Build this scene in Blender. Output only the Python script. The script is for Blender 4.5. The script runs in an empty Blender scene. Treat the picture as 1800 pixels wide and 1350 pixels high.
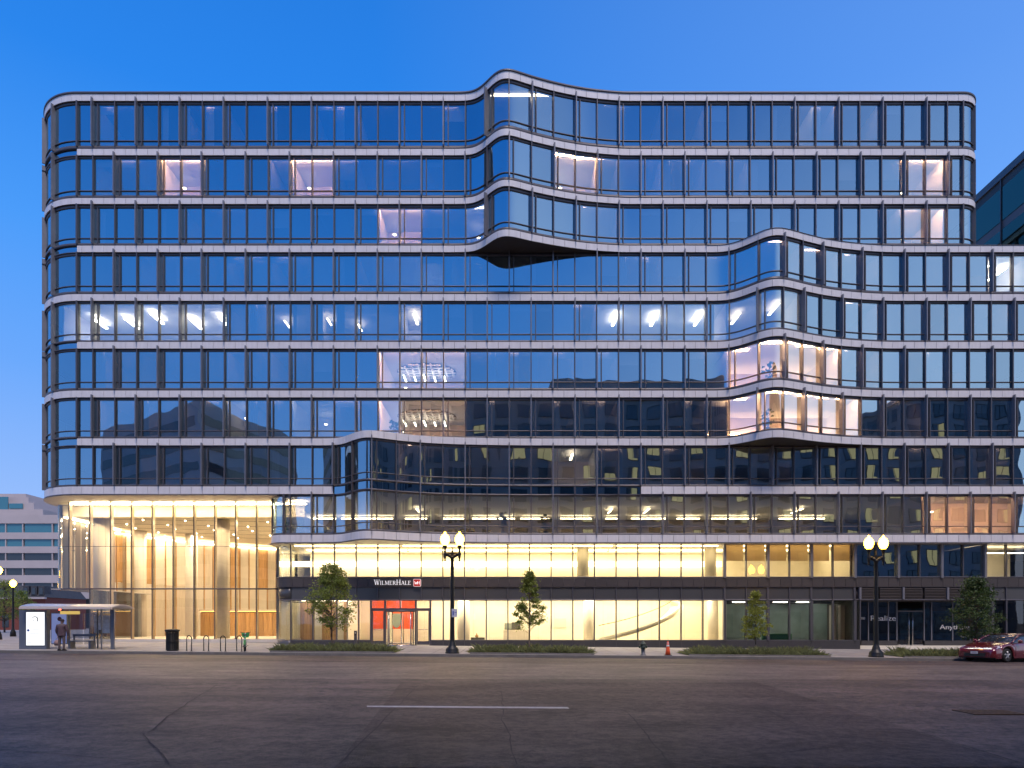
import bpy, math, random
import numpy as np
from mathutils import Vector, Matrix

# ------------------------------------------------------------------ camera, sky, sun, exposure
sc = bpy.context.scene
COL = sc.collection
F, D, CZ, HY = 1200.0, 47.487, 1.7, 1097.0      # focal in photo pixels, distance to facade, eye height, horizon row

cam_d = bpy.data.cameras.new('camera')
cam = bpy.data.objects.new('camera', cam_d)
COL.objects.link(cam)
cam.location = (0, -D, CZ)
cam.rotation_euler = (math.radians(90), 0, 0)
cam_d.sensor_width = 36
cam_d.lens = 24
cam_d.shift_y = (HY - 675) / 1800.0
cam_d.clip_end = 5000
sc.camera = cam

world = bpy.data.worlds.new('World')
sc.world = world
world.use_nodes = True
wn, wl = world.node_tree.nodes, world.node_tree.links
wn.clear()
w_out = wn.new('ShaderNodeOutputWorld')
w_bg = wn.new('ShaderNodeBackground')
w_tc = wn.new('ShaderNodeTexCoord')
w_sep = wn.new('ShaderNodeSeparateXYZ')
w_ramp = wn.new('ShaderNodeValToRGB')
wl.new(w_tc.outputs['Generated'], w_sep.inputs[0])
wl.new(w_sep.outputs['Z'], w_ramp.inputs[0])
cr = w_ramp.color_ramp
cr.elements[0].position = 0.0
cr.elements[0].color = (0.44, 0.60, 0.96, 1)
cr.elements[1].position = 1.0
cr.elements[1].color = (0.006, 0.10, 0.48, 1)
for p, c in ((0.12, (0.33, 0.53, 0.98)), (0.30, (0.15, 0.40, 0.98)), (0.44, (0.072, 0.335, 0.96)), (0.58, (0.025, 0.24, 0.85))):
    e = cr.elements.new(p)
    e.color = (*c, 1)
w_x = wn.new('ShaderNodeMapRange')              # afterglow: the sky pales towards +X
w_x.inputs['From Min'].default_value = -0.15
w_x.inputs['From Max'].default_value = 0.85
w_x.inputs['To Min'].default_value = 0.0
w_x.inputs['To Max'].default_value = 0.42
wl.new(w_sep.outputs['X'], w_x.inputs[0])
w_mix = wn.new('ShaderNodeMix')
w_mix.data_type = 'RGBA'
w_mix.inputs[7].default_value = (0.36, 0.56, 1.0, 1)
wl.new(w_x.outputs[0], w_mix.inputs[0])
wl.new(w_ramp.outputs[0], w_mix.inputs[6])
w_dot = wn.new('ShaderNodeVectorMath')             # brighter western glow low behind the viewer's right
w_dot.operation = 'DOT_PRODUCT'
w_dot.inputs[1].default_value = (0.80, -0.60, -0.25)
wl.new(w_tc.outputs['Generated'], w_dot.inputs[0])
w_g = wn.new('ShaderNodeMapRange')
w_g.interpolation_type = 'SMOOTHSTEP'
w_g.inputs['From Min'].default_value = 0.42
w_g.inputs['From Max'].default_value = 0.98
w_g.inputs['To Max'].default_value = 0.85
wl.new(w_dot.outputs['Value'], w_g.inputs[0])
w_mix2 = wn.new('ShaderNodeMix')
w_mix2.data_type = 'RGBA'
w_mix2.inputs[7].default_value = (0.95, 1.02, 1.25, 1)
wl.new(w_g.outputs[0], w_mix2.inputs[0])
wl.new(w_mix.outputs[2], w_mix2.inputs[6])
wl.new(w_mix2.outputs[2], w_bg.inputs[0])
w_bg.inputs[1].default_value = 1.0
wl.new(w_bg.outputs[0], w_out.inputs[0])

sun_d = bpy.data.lights.new('sun', 'SUN')
sun_d.energy = 2.65
sun_d.angle = math.radians(16)
sun_d.color = (1.0, 0.83, 0.72)
sun = bpy.data.objects.new('sun', sun_d)
COL.objects.link(sun)
_sd = Vector((math.sin(math.radians(12)) * math.cos(math.radians(60)), -math.cos(math.radians(12)) * math.cos(math.radians(60)), math.sin(math.radians(60))))
sun.rotation_euler = _sd.to_track_quat('Z', 'Y').to_euler()

vs = sc.view_settings
vs.view_transform = 'Standard'
vs.look = 'None'
vs.exposure = 0.0
vs.gamma = 1.0
vs.use_curve_mapping = False
cy = sc.cycles
cy.use_denoising = True
try:
    cy.denoiser = 'OPENIMAGEDENOISE'
except Exception:
    pass
cy.use_adaptive_sampling = True
cy.adaptive_threshold = 0.015
cy.max_bounces = 7
cy.diffuse_bounces = 4
cy.glossy_bounces = 4
cy.transmission_bounces = 4
cy.transparent_max_bounces = 12
cy.sample_clamp_indirect = 6.0
cy.caustics_reflective = False
cy.caustics_refractive = False
cy.use_light_tree = True

random.seed(7)
rnd = random.random

# ------------------------------------------------------------------ coordinates read off the photograph
def XP(px, Y=0.0):
    return (px - 900.0) / F * (Y + D)
def ZP(py, Y=0.0):
    return CZ + (HY - py) / F * (Y + D)
KERB_Y = -9.6
def slope(x):
    return -0.0085 * max(-70.0, min(70.0, x))
def gz(x, y):                       # top of the pavement
    return slope(x) + 0.014 * max(0.0, min(14.0, y - KERB_Y))
def rz(x, y):                       # top of the road, cambered
    t = max(0.0, min(1.0, (KERB_Y - y) / 17.5))
    return slope(x) - 0.15 + 0.20 * (1 - (1 - t) ** 2)

# ------------------------------------------------------------------ materials
MATS = {}
def nodes_of(name):
    m = bpy.data.materials.new(name)
    m.use_nodes = True
    nt = m.node_tree
    b = nt.nodes.get('Principled BSDF')
    MATS[name] = m
    return m, nt.nodes, nt.links, b
def mat(name, col, rough=0.5, metal=0.0, var=0.0, nscale=4.0, bump=0.0, bscale=40.0, objvar=0.0, emit=None, estr=0.0, spec=0.5, coat=0.0, stretch=None):
    m, n, l, b = nodes_of(name)
    b.inputs['Roughness'].default_value = rough
    b.inputs['Metallic'].default_value = metal
    b.inputs['Specular IOR Level'].default_value = spec
    b.inputs['Coat Weight'].default_value = coat
    b.inputs['Base Color'].default_value = (*col, 1)
    geo = n.new('ShaderNodeNewGeometry')
    vec = geo.outputs['Position']
    if stretch:
        mp = n.new('ShaderNodeVectorMath'); mp.operation = 'MULTIPLY'
        mp.inputs[1].default_value = stretch
        l.new(vec, mp.inputs[0]); vec = mp.outputs[0]
    cur = None
    if var > 0:
        t = n.new('ShaderNodeTexNoise'); t.inputs['Scale'].default_value = nscale; t.inputs['Detail'].default_value = 5
        l.new(vec, t.inputs['Vector'])
        r = n.new('ShaderNodeMapRange')
        r.inputs['From Min'].default_value = 0.3; r.inputs['From Max'].default_value = 0.7
        r.inputs['To Min'].default_value = 1 - var; r.inputs['To Max'].default_value = 1 + var
        l.new(t.outputs[0], r.inputs[0]); cur = r.outputs[0]
    if objvar > 0:
        oi = n.new('ShaderNodeObjectInfo')
        r = n.new('ShaderNodeMapRange'); r.inputs['To Min'].default_value = 1 - objvar; r.inputs['To Max'].default_value = 1 + objvar
        l.new(oi.outputs['Random'], r.inputs[0])
        if cur is not None:
            mu = n.new('ShaderNodeMath'); mu.operation = 'MULTIPLY'
            l.new(cur, mu.inputs[0]); l.new(r.outputs[0], mu.inputs[1]); cur = mu.outputs[0]
        else:
            cur = r.outputs[0]
    if cur is not None:
        vm = n.new('ShaderNodeVectorMath'); vm.operation = 'SCALE'
        vm.inputs[0].default_value = col
        l.new(cur, vm.inputs['Scale']); l.new(vm.outputs[0], b.inputs['Base Color'])
    if bump > 0:
        t2 = n.new('ShaderNodeTexNoise'); t2.inputs['Scale'].default_value = bscale; t2.inputs['Detail'].default_value = 4
        l.new(vec, t2.inputs['Vector'])
        bp = n.new('ShaderNodeBump'); bp.inputs['Strength'].default_value = bump; bp.inputs['Distance'].default_value = 0.02
        l.new(t2.outputs[0], bp.inputs['Height']); l.new(bp.outputs[0], b.inputs['Normal'])
    if emit:
        b.inputs['Emission Color'].default_value = (*emit, 1)
        b.inputs['Emission Strength'].default_value = estr
    return m
def glow(name, col, strength):
    m = bpy.data.materials.new(name)
    m.use_nodes = True
    n, l = m.node_tree.nodes, m.node_tree.links
    n.clear()
    o = n.new('ShaderNodeOutputMaterial'); e = n.new('ShaderNodeEmission')
    e.inputs[0].default_value = (*col, 1); e.inputs[1].default_value = strength
    l.new(e.outputs[0], o.inputs[0])
    MATS[name] = m
    return m
def glass(name, refl, tint, through, wob=0.006, wscale=0.6, rough=0.0):
    m = bpy.data.materials.new(name)
    m.use_nodes = True
    n, l = m.node_tree.nodes, m.node_tree.links
    n.clear()
    o = n.new('ShaderNodeOutputMaterial')
    mix = n.new('ShaderNodeMixShader')
    tr = n.new('ShaderNodeBsdfTransparent'); tr.inputs[0].default_value = (*through, 1)
    gl = n.new('ShaderNodeBsdfGlossy'); gl.inputs['Color'].default_value = (*tint, 1); gl.inputs['Roughness'].default_value = rough
    fr = n.new('ShaderNodeFresnel'); fr.inputs[0].default_value = 1.5
    mr = n.new('ShaderNodeMapRange'); mr.inputs['From Min'].default_value = 0.04; mr.inputs['To Min'].default_value = refl; mr.inputs['To Max'].default_value = 1.0
    oi2 = n.new('ShaderNodeObjectInfo')
    rv = n.new('ShaderNodeMapRange'); rv.inputs['To Min'].default_value = .90; rv.inputs['To Max'].default_value = 1.08
    l.new(oi2.outputs['Random'], rv.inputs[0])
    pm = n.new('ShaderNodeMath'); pm.operation = 'MULTIPLY'; pm.use_clamp = True
    l.new(fr.outputs[0], mr.inputs[0]); l.new(mr.outputs[0], pm.inputs[0]); l.new(rv.outputs[0], pm.inputs[1]); l.new(pm.outputs[0], mix.inputs[0])
    l.new(tr.outputs[0], mix.inputs[1]); l.new(gl.outputs[0], mix.inputs[2]); l.new(mix.outputs[0], o.inputs[0])
    geo = n.new('ShaderNodeNewGeometry'); oi = n.new('ShaderNodeObjectInfo')
    t = n.new('ShaderNodeTexNoise'); t.noise_dimensions = '4D'; t.inputs['Scale'].default_value = wscale; t.inputs['Detail'].default_value = 1.5
    mu = n.new('ShaderNodeMath'); mu.operation = 'MULTIPLY'; mu.inputs[1].default_value = 37.0
    l.new(oi.outputs['Random'], mu.inputs[0]); l.new(mu.outputs[0], t.inputs['W']); l.new(geo.outputs['Position'], t.inputs['Vector'])
    s = n.new('ShaderNodeVectorMath'); s.operation = 'SUBTRACT'; s.inputs[1].default_value = (0.5, 0.5, 0.5)
    l.new(t.outputs['Color'], s.inputs[0])
    sc_ = n.new('ShaderNodeVectorMath'); sc_.operation = 'SCALE'; sc_.inputs['Scale'].default_value = wob * 2
    l.new(s.outputs[0], sc_.inputs[0])
    ad = n.new('ShaderNodeVectorMath'); ad.operation = 'ADD'
    l.new(geo.outputs['Normal'], ad.inputs[0]); l.new(sc_.outputs[0], ad.inputs[1])
    nm = n.new('ShaderNodeVectorMath'); nm.operation = 'NORMALIZE'
    l.new(ad.outputs[0], nm.inputs[0]); l.new(nm.outputs[0], gl.inputs['Normal'])
    MATS[name] = m
    return m

mat('panel', (0.72, 0.70, 0.71), 0.45, var=0.06, nscale=1.6, objvar=0.05, stretch=(3, 3, .6))
mat('fin', (0.205, 0.205, 0.23), 0.38, metal=0.3, var=0.08, nscale=2)
mat('frame', (0.105, 0.10, 0.112), 0.42, metal=0.3)
mat('dark', (0.018, 0.017, 0.018), 0.6)
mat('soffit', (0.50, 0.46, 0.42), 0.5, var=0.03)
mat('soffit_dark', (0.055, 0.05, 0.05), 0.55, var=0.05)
mat('podium_panel', (0.062, 0.052, 0.050), 0.5, objvar=0.10, var=0.05)
mat('podium_infill', (0.075, 0.075, 0.078), 0.25, objvar=0.08)
mat('plinth', (0.055, 0.052, 0.055), 0.4, var=0.08)
mat('roofing', (0.2, 0.2, 0.2), 0.8)
mat('int_wall', (0.62, 0.58, 0.56), 0.8, var=0.03, objvar=0.12)
mat('int_wall_warm', (0.72, 0.60, 0.52), 0.8, objvar=0.05)
mat('int_ceiling', (0.72, 0.71, 0.70), 0.85)
mat('int_floor', (0.22, 0.20, 0.19), 0.8)
mat('int_dark', (0.07, 0.065, 0.06), 0.8, objvar=0.3)
mat('shade', (0.78, 0.78, 0.80), 0.9, objvar=0.08)
mat('cream', (0.80, 0.74, 0.60), 0.7, var=0.02)
mat('stone', (0.64, 0.58, 0.50), 0.5, var=0.04, nscale=1.0)
mat('timber', (0.46, 0.27, 0.11), 0.5, var=0.2, nscale=2.0, stretch=(6, 6, 0.5), objvar=0.15)
mat('timber_pale', (0.56, 0.49, 0.40), 0.5, var=0.08, nscale=2.0, stretch=(5, 5, 0.5), objvar=0.10)
mat('red_art', (0.75, 0.085, 0.02), 0.6, var=0.06, objvar=0.05)
mat('art_green', (0.22, 0.24, 0.20), 0.6)
mat('steel', (0.5, 0.5, 0.5), 0.25, metal=0.9)
glass('glass', 0.50, (0.60, 0.86, 1.0), (0.74, 0.73, 0.70), 0.008)
glass('glass_clear', 0.09, (0.9, 0.95, 1.0), (0.86, 0.86, 0.84), 0.004)
glass('glass_spandrel', 0.44, (0.55, 0.86, 1.06), (0.10, 0.11, 0.13), 0.005)
glow('lamp_warm', (1.0, 0.57, 0.29), 165)
glow('fill_dim', (1.0, 0.66, 0.50), 15)
glow('lamp_cove', (1.0, 0.60, 0.28), 50)
glow('lamp_s9', (1.0, 0.80, 0.48), 26)
glow('lamp_white', (1.0, 0.95, 0.82), 34)
glow('lamp_dim', (1.0, 0.86, 0.62), 14)
glow('cove', (1.0, 0.84, 0.55), 19)
glow('cove_upper', (1.0, 0.80, 0.46), 9.5)
glow('cove_lobby', (1.0, 0.78, 0.48), 19)
glow('cove_front', (1.0, 0.76, 0.44), 46)
glow('cove_orange', (1.0, 0.50, 0.10), 7)
glow('downlight', (1.0, 0.85, 0.6), 25)
# ------------------------------------------------------------------ mesh helpers
class MB:
    def __init__(s):
        s.v, s.f, s.m, s.sm = [], [], [], []
    def face(s, ids, mi=0, smooth=False):
        s.f.append(tuple(ids)); s.m.append(mi); s.sm.append(smooth)
    def poly(s, pts, mi=0):
        b = len(s.v); s.v += [tuple(p) for p in pts]
        s.face(range(b, b + len(pts)), mi)
    def box(s, x0, x1, y0, y1, z0, z1, mi=0):
        b = len(s.v)
        s.v += [(x0, y0, z0), (x1, y0, z0), (x1, y1, z0), (x0, y1, z0), (x0, y0, z1), (x1, y0, z1), (x1, y1, z1), (x0, y1, z1)]
        for q in ((0, 3, 2, 1), (4, 5, 6, 7), (0, 1, 5, 4), (1, 2, 6, 5), (2, 3, 7, 6), (3, 0, 4, 7)):
            s.face([b + i for i in q], mi)
        return s
    def tube(s, p0, p1, r0, r1=None, n=8, mi=0, cap=True):
        r1 = r0 if r1 is None else r1
        p0, p1 = Vector(p0), Vector(p1)
        d = (p1 - p0)
        if d.length < 1e-6: return s
        q = d.to_track_quat('Z', 'Y')
        b = len(s.v)
        for p, r in ((p0, r0), (p1, r1)):
            for i in range(n):
                a = 2 * math.pi * i / n
                s.v.append(tuple(p + q @ Vector((r * math.cos(a), r * math.sin(a), 0))))
        for i in range(n):
            j = (i + 1) % n
            s.face((b + i, b + j, b + n + j, b + n + i), mi, True)
        if cap:
            s.face([b + n - 1 - i for i in range(n)], mi)
            s.face([b + n + i for i in range(n)], mi)
        return s
    def path(s, pts, r, n=8, mi=0):
        for i in range(len(pts) - 1):
            ra = r[i] if isinstance(r, (list, tuple)) else r
            rb = r[i + 1] if isinstance(r, (list, tuple)) else r
            s.tube(pts[i], pts[i + 1], ra, rb, n, mi)
        return s
    def lathe(s, prof, c=(0, 0, 0), n=14, mi=0):
        b = len(s.v)
        for r, z in prof:
            for i in range(n):
                a = 2 * math.pi * i / n
                s.v.append((c[0] + r * math.cos(a), c[1] + r * math.sin(a), c[2] + z))
        for k in range(len(prof) - 1):
            for i in range(n):
                j = (i + 1) % n
                s.face((b + k * n + i, b + k * n + j, b + (k + 1) * n + j, b + (k + 1) * n + i), mi, True)
        s.face([b + n - 1 - i for i in range(n)], mi)
        s.face([b + (len(prof) - 1) * n + i for i in range(n)], mi)
        return s
    def torus(s, c, R, r, axis='y', n=24, k=8, mi=0, sq=1.0):
        b = len(s.v)
        for i in range(n):
            a = 2 * math.pi * i / n
            for j in range(k):
                t = 2 * math.pi * j / k
                rr = R + r * math.cos(t); w = r * sq * math.sin(t)
                p = (rr * math.cos(a), w, rr * math.sin(a)) if axis == 'y' else ((w, rr * math.cos(a), rr * math.sin(a)) if axis == 'x' else (rr * math.cos(a), rr * math.sin(a), w))
                s.v.append((c[0] + p[0], c[1] + p[1], c[2] + p[2]))
        for i in range(n):
            for j in range(k):
                s.face((b + i * k + j, b + i * k + (j + 1) % k, b + ((i + 1) % n) * k + (j + 1) % k, b + ((i + 1) % n) * k + j), mi, True)
        return s
    def add(s, o):
        b = len(s.v); s.v += o.v
        s.f += [tuple(i + b for i in f) for f in o.f]; s.m += o.m; s.sm += o.sm
        return s
    def xform(s, M):
        s.v = [tuple(M @ Vector(p)) for p in s.v]
        return s
    def mesh(s, name, mats):
        me = bpy.data.meshes.new(name)
        me.from_pydata(s.v, [], s.f)
        for m in (mats if isinstance(mats, (list, tuple)) else [mats]):
            me.materials.append(MATS[m])
        if any(s.m): me.polygons.foreach_set('material_index', s.m)
        me.polygons.foreach_set('use_smooth', s.sm)
        me.update()
        return me
    def build(s, name, mats, parent=None, **kw):
        return link(name, s.mesh(name, mats), parent, **kw)
def link(name, me, parent=None, loc=None, rz_=None, kind=None, label=None, cat=None, group=None):
    o = bpy.data.objects.new(name, me)
    COL.objects.link(o)
    if parent is not None: o.parent = parent
    if loc is not None: o.location = loc
    if rz_ is not None: o.rotation_euler = (0, 0, rz_)
    if kind: o['kind'] = kind
    if label: o['label'] = label
    if cat: o['category'] = cat
    if group: o['group'] = group
    return o
def thing(name, loc, label, cat, group=None, rz_=0.0):
    return link(name, None, None, loc, rz_, None, label, cat, group)
def copy_thing(root, loc, rz_=0.0, label=None):
    r = root.copy(); COL.objects.link(r); r.location = loc; r.rotation_euler = (0, 0, rz_)
    if label: r['label'] = label
    for ch in root.children:
        c = ch.copy(); COL.objects.link(c); c.parent = r
        for g in ch.children:
            d = g.copy(); COL.objects.link(d); d.parent = c
    return r
def text_mesh(txt, size, depth, align='LEFT', shear=0.0, bold=0.0, space=1.0):
    cu = bpy.data.curves.new('lettering', 'FONT')
    cu.body = txt; cu.size = size; cu.extrude = depth; cu.align_x = align; cu.shear = shear; cu.offset = bold; cu.space_character = space
    o = bpy.data.objects.new('lettering', cu)
    COL.objects.link(o)
    dg = bpy.context.evaluated_depsgraph_get()
    me = bpy.data.meshes.new_from_object(o.evaluated_get(dg))
    bpy.data.objects.remove(o)
    return me

# ------------------------------------------------------------------ plan curves of the facade
def bulge(pts):
    pts = sorted(pts)
    xs = np.arange(pts[0][0] - 2, pts[-1][0] + 2, 0.05)
    ys = np.interp(xs, [p[0] for p in pts], [p[1] for p in pts])
    k = np.exp(-0.5 * (np.arange(-30, 31) * 0.05 / 0.33) ** 2); k /= k.sum()
    ys2 = np.convolve(np.pad(ys, 30, mode='edge'), k, mode='valid')
    return xs, ys2
def from_edge(pp, y0):
    out = []
    for px, py in pp:
        d = D * (HY - y0) / (HY - py)
        out.append(((px - 900) / F * d, min(0.0, d - D)))
    return out
bA = bulge(from_edge([(812, 161.5), (830, 160.5), (842, 155.5), (853, 146.0), (866, 131), (876, 123.0), (887, 119.8), (900, 121.5), (917, 127.5), (933, 132.8), (967, 142.2), (1000, 149.8), (1033, 155.6), (1066, 159.2), (1095, 161.5)], 161.5))
bB = bulge(from_edge([(1258, 431), (1275, 430.3), (1290, 427.3), (1307, 421), (1327, 411.6), (1343, 404), (1358, 400), (1374, 400), (1393, 404.4), (1417, 411.4), (1450, 419.5), (1483, 424.8), (1517, 428.3), (1550, 430.4), (1572, 431)], 431))
bC = bulge([((px - 900) / F * (D - p), -p) for px, p in ((572, 0), (590, 0.07), (600, .22), (611, .75), (620, 1.35), (635, 1.98), (647, 2.1), (657, 2.02), (677, 1.68), (710, 1.12), (750, .63), (800, .29), (866, .09), (925, 0))])
def fsum(*bs):
    def f(x):
        return sum(float(np.interp(x, b[0], b[1])) for b in bs)
    return f
class Tier:
    def __init__(s, bs, XL, rL, XR, rR, y0=0.0):
        s.f = fsum(*bs); s.XL, s.rL, s.XR, s.rR, s.y0 = XL, rL, XR, rR, y0
    def at(s, u, off=0.0):
        """point and outward normal; u is X along the front, arc length round the corners"""
        if s.XL <= u <= s.XR:
            e = 0.02
            df = (s.f(u + e) - s.f(u - e)) / (2 * e)
            L = math.hypot(1, df)
            n = (df / L, -1 / L); p = (u, s.f(u) + s.y0)
        else:
            lft = u < s.XL
            r = s.rL if lft else s.rR
            t = (s.XL - u) if lft else (u - s.XR)
            sg = -1 if lft else 1
            X0 = s.XL if lft else s.XR
            th = t / r
            if th <= math.pi / 2:
                p = (X0 + sg * r * math.sin(th), s.y0 + r - r * math.cos(th)); n = (sg * math.sin(th), -math.cos(th))
            else:
                p = (X0 + sg * r, s.y0 + r + (t - r * math.pi / 2)); n = (sg, 0.0)
        return (p[0] - n[0] * off, p[1] - n[1] * off), n
    def samples(s, a, b, step=0.22):
        k = max(1, int(math.ceil((b - a) / step)))
        us = [a + (b - a) * i / k for i in range(k + 1)]
        keep = [us[0]]
        for i in range(1, k):
            n0, n1 = s.at(us[i - 1])[1], s.at(us[i + 1])[1]
            if abs(n0[0] * n1[1] - n0[1] * n1[0]) > 0.004: keep.append(us[i])
        keep.append(us[-1])
        return keep
def ribbon(mb, T, a, b, z0, z1, o0, o1, mi=0, step=0.22, smooth=True):
    us = T.samples(a, b, step)
    base = len(mb.v)
    for u in us:
        p, q = T.at(u, o0)[0], T.at(u, o1)[0]
        mb.v += [(p[0], p[1], z0), (p[0], p[1], z1), (q[0], q[1], z1), (q[0], q[1], z0)]
    sm = smooth and len(us) > 2
    for i in range(len(us) - 1):
        c, d = base + 4 * i, base + 4 * i + 4
        mb.face((c, d, d + 1, c + 1), mi, sm); mb.face((c + 1, d + 1, d + 2, c + 2), mi)
        mb.face((c + 2, d + 2, d + 3, c + 3), mi, sm); mb.face((c + 3, d + 3, d, c), mi)
    mb.face((base, base + 1, base + 2, base + 3), mi)
    e = base + 4 * (len(us) - 1)
    mb.face((e + 3, e + 2, e + 1, e), mi)
    return mb
def sheet(mb, T, a, b, z0, z1, off, step=0.15):
    us = T.samples(a, b, step)
    base = len(mb.v)
    for u in us:
        p = T.at(u, off)[0]
        mb.v += [(p[0], p[1], z0), (p[0], p[1], z1)]
    for i in range(len(us) - 1):
        c = base + 2 * i
        mb.face((c, c + 2, c + 3, c + 1), 0, len(us) > 2)
    return mb
# ------------------------------------------------------------------ the office building
MOD = 38.52
def GX(k):
    return (201.7 + MOD * k - 900) / F * D
XL0 = XP(135)
T1 = Tier([bA], XL0, 4.3, XP(1693), 1.6)
T2 = Tier([bB], XL0, 4.3, 37.4, 1.6)
T3 = Tier([bC], XL0, 4.3, 37.4, 1.6)
T4 = Tier([bC], XP(499), 1.25, 37.4, 1.6)
TAB = Tier([bA, bB], XL0, 4.3, 37.4, 1.6)
TBC = Tier([bB, bC], XL0, 4.3, 37.4, 1.6)
T0 = Tier([], XL0, 4.3, 37.4, 1.6)
TP = Tier([], XP(511, .5), 1.3, 37.4, 1.6, 0.5)
TL = Tier([], XP(121, 2.5), 1.5, 40, 1.0, 2.5)
BACK = 30.0
LU = XL0 - 4.3 * math.pi / 2 - (BACK - 4.3)          # u at the rear end of the left flank
RU1 = T1.XR + 1.6 * math.pi / 2 + (BACK - 1.6)
RU2 = 37.4 + 1.6 * math.pi / 2 + (BACK - 1.6)

office = thing('office_building', (0, 0, 0), 'curved glass office building with wavy white bands and a glowing corner lobby', 'building')

PANE_SPECS, PANEL_SPECS = [], []
_cache = {}
def straight(T, a, b):
    na, nb, nm = T.at(a)[1], T.at(b)[1], T.at((a + b) / 2)[1]
    return abs(na[0] * nb[1] - na[1] * nb[0]) < 1e-4 and abs(na[0] * nm[1] - na[1] * nm[0]) < 1e-4
def pane(T, a, b, z0, z1, off=0.14, m='glass', name='glass_pane', bonus=1.0):
    PANE_SPECS.append(((b - a) * (z1 - z0) * bonus, T, a, b, z0, z1, off, m, name))
def panel(T, a, b, z0, z1, m='panel', bonus=1.0, name='spandrel_panel', gap=0.011):
    PANEL_SPECS.append(((b - a) * (z1 - z0) * bonus, T, a, b, z0, z1, m, name, gap))
def band(T, a, b, y0, y1, m='panel', bonus=1.0, off=0.0, ybase=0.0, name='spandrel_panel'):
    """row of panels, half a module wide, over a dark backing"""
    z1, z0 = ZP(y0, ybase), ZP(y1, ybase)
    h = MOD / 2 / F * D
    cuts = [a]
    k0 = math.floor((a - GX(0)) / h) + 1
    x = GX(0) + k0 * h
    while x < b - 0.25:
        if x > a + 0.25: cuts.append(x)
        x += h
    cuts.append(b)
    for i in range(len(cuts) - 1):
        front = T.XL - 3.6 < (cuts[i] + cuts[i + 1]) / 2 < T.XR + 1.2
        panel(T, cuts[i], cuts[i + 1], z0, z1, m, bonus if front else 0.01, name)
    bk = MB(); ribbon(bk, T, a + .01, b - .01, z0 - 0.0, z1 + 0.0, 0.05, 0.30)
    bk.build('band_backing', 'frame', office)

BANDS = {1: (165, 177), 2: (261.7, 272.7), 3: (348, 358.3), 4: (431.7, 443), 5: (517, 528.5), 6: (601, 612.5), 7: (686.5, 698.3), 8: (770.7, 782.7), 9: (855, 868.3), 10: (940, 953)}
STOREYS = {1: (182.5, 255.5, 246), 2: (277.5, 342.7, 334), 3: (364.5, 427, 417.7), 4: (448.5, 511.7, 501.7), 5: (533, 597.7, 586.7), 6: (617, 681.7, 671), 7: (703, 767, 756.7), 8: (787, 851.5, 840.7), 9: (872.5, 936.5, 925)}
CUT9L, CUT9R = GX(10), GX(24)
BT = {1: T1, 2: T1, 3: T1, 4: TAB, 5: T2, 6: T2, 7: T2, 8: TBC, 9: T0, 10: T4}
for i, (y0, y1) in BANDS.items():
    T = BT[i]
    ru = RU1 if i <= 3 else RU2
    if i == 9:
        band(T, LU, CUT9L - .06, y0, y1)
        band(T, CUT9R + .02, ru, y0, y1)
    elif i == 10:
        band(T, T4.XL - 1.25 * math.pi / 2 - 3.0, ru, y0, y1)
    else:
        band(T, XL0 if i % 2 == 0 else LU, ru, y0, y1)
# coping
mb = MB(); ribbon(mb, T1, LU, RU1, ZP(165) + .004, ZP(161.5), -0.05, 0.5)
ribbon(mb, T1, XL0 - 3, XP(548), ZP(161.5), ZP(159.6), 0.06, 0.4)
mb.build('parapet_coping', 'frame', office)
mb = MB(); ribbon(mb, TAB, GX(29) - 3, RU2, ZP(431.7) + .004, ZP(430.6), -0.03, 0.5)
mb.build('parapet_coping', 'frame', office)

ST = {1: T1, 2: T1, 3: T1, 4: T2, 5: T2, 6: T2, 7: T2, 8: T3, 9: T4}
fin_cache = {}
def fin_obj(T, u, z0, z1, w=0.075, o0=-0.22, o1=0.16, name='facade_fin', m='fin'):
    (x, y), n = T.at(u, 0)
    key = (round(z1 - z0, 2), w, o0, o1)
    if key not in fin_cache:
        b = MB(); b.box(-w / 2, w / 2, o0, o1, 0, z1 - z0)
        fin_cache[key] = b.mesh('fin', m)
    link(name, fin_cache[key], office, (x, y, z0), math.atan2(n[0], -n[1]))
def bar(mb, T, u, z0, z1, w, o0, o1):
    (x, y), n = T.at(u, 0)
    b = MB(); b.box(-w / 2, w / 2, o0, o1, z0, z1)
    b.xform(Matrix.Translation((x, y, 0)) @ Matrix.Rotation(math.atan2(n[0], -n[1]), 4, 'Z'))
    mb.add(b)

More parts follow.
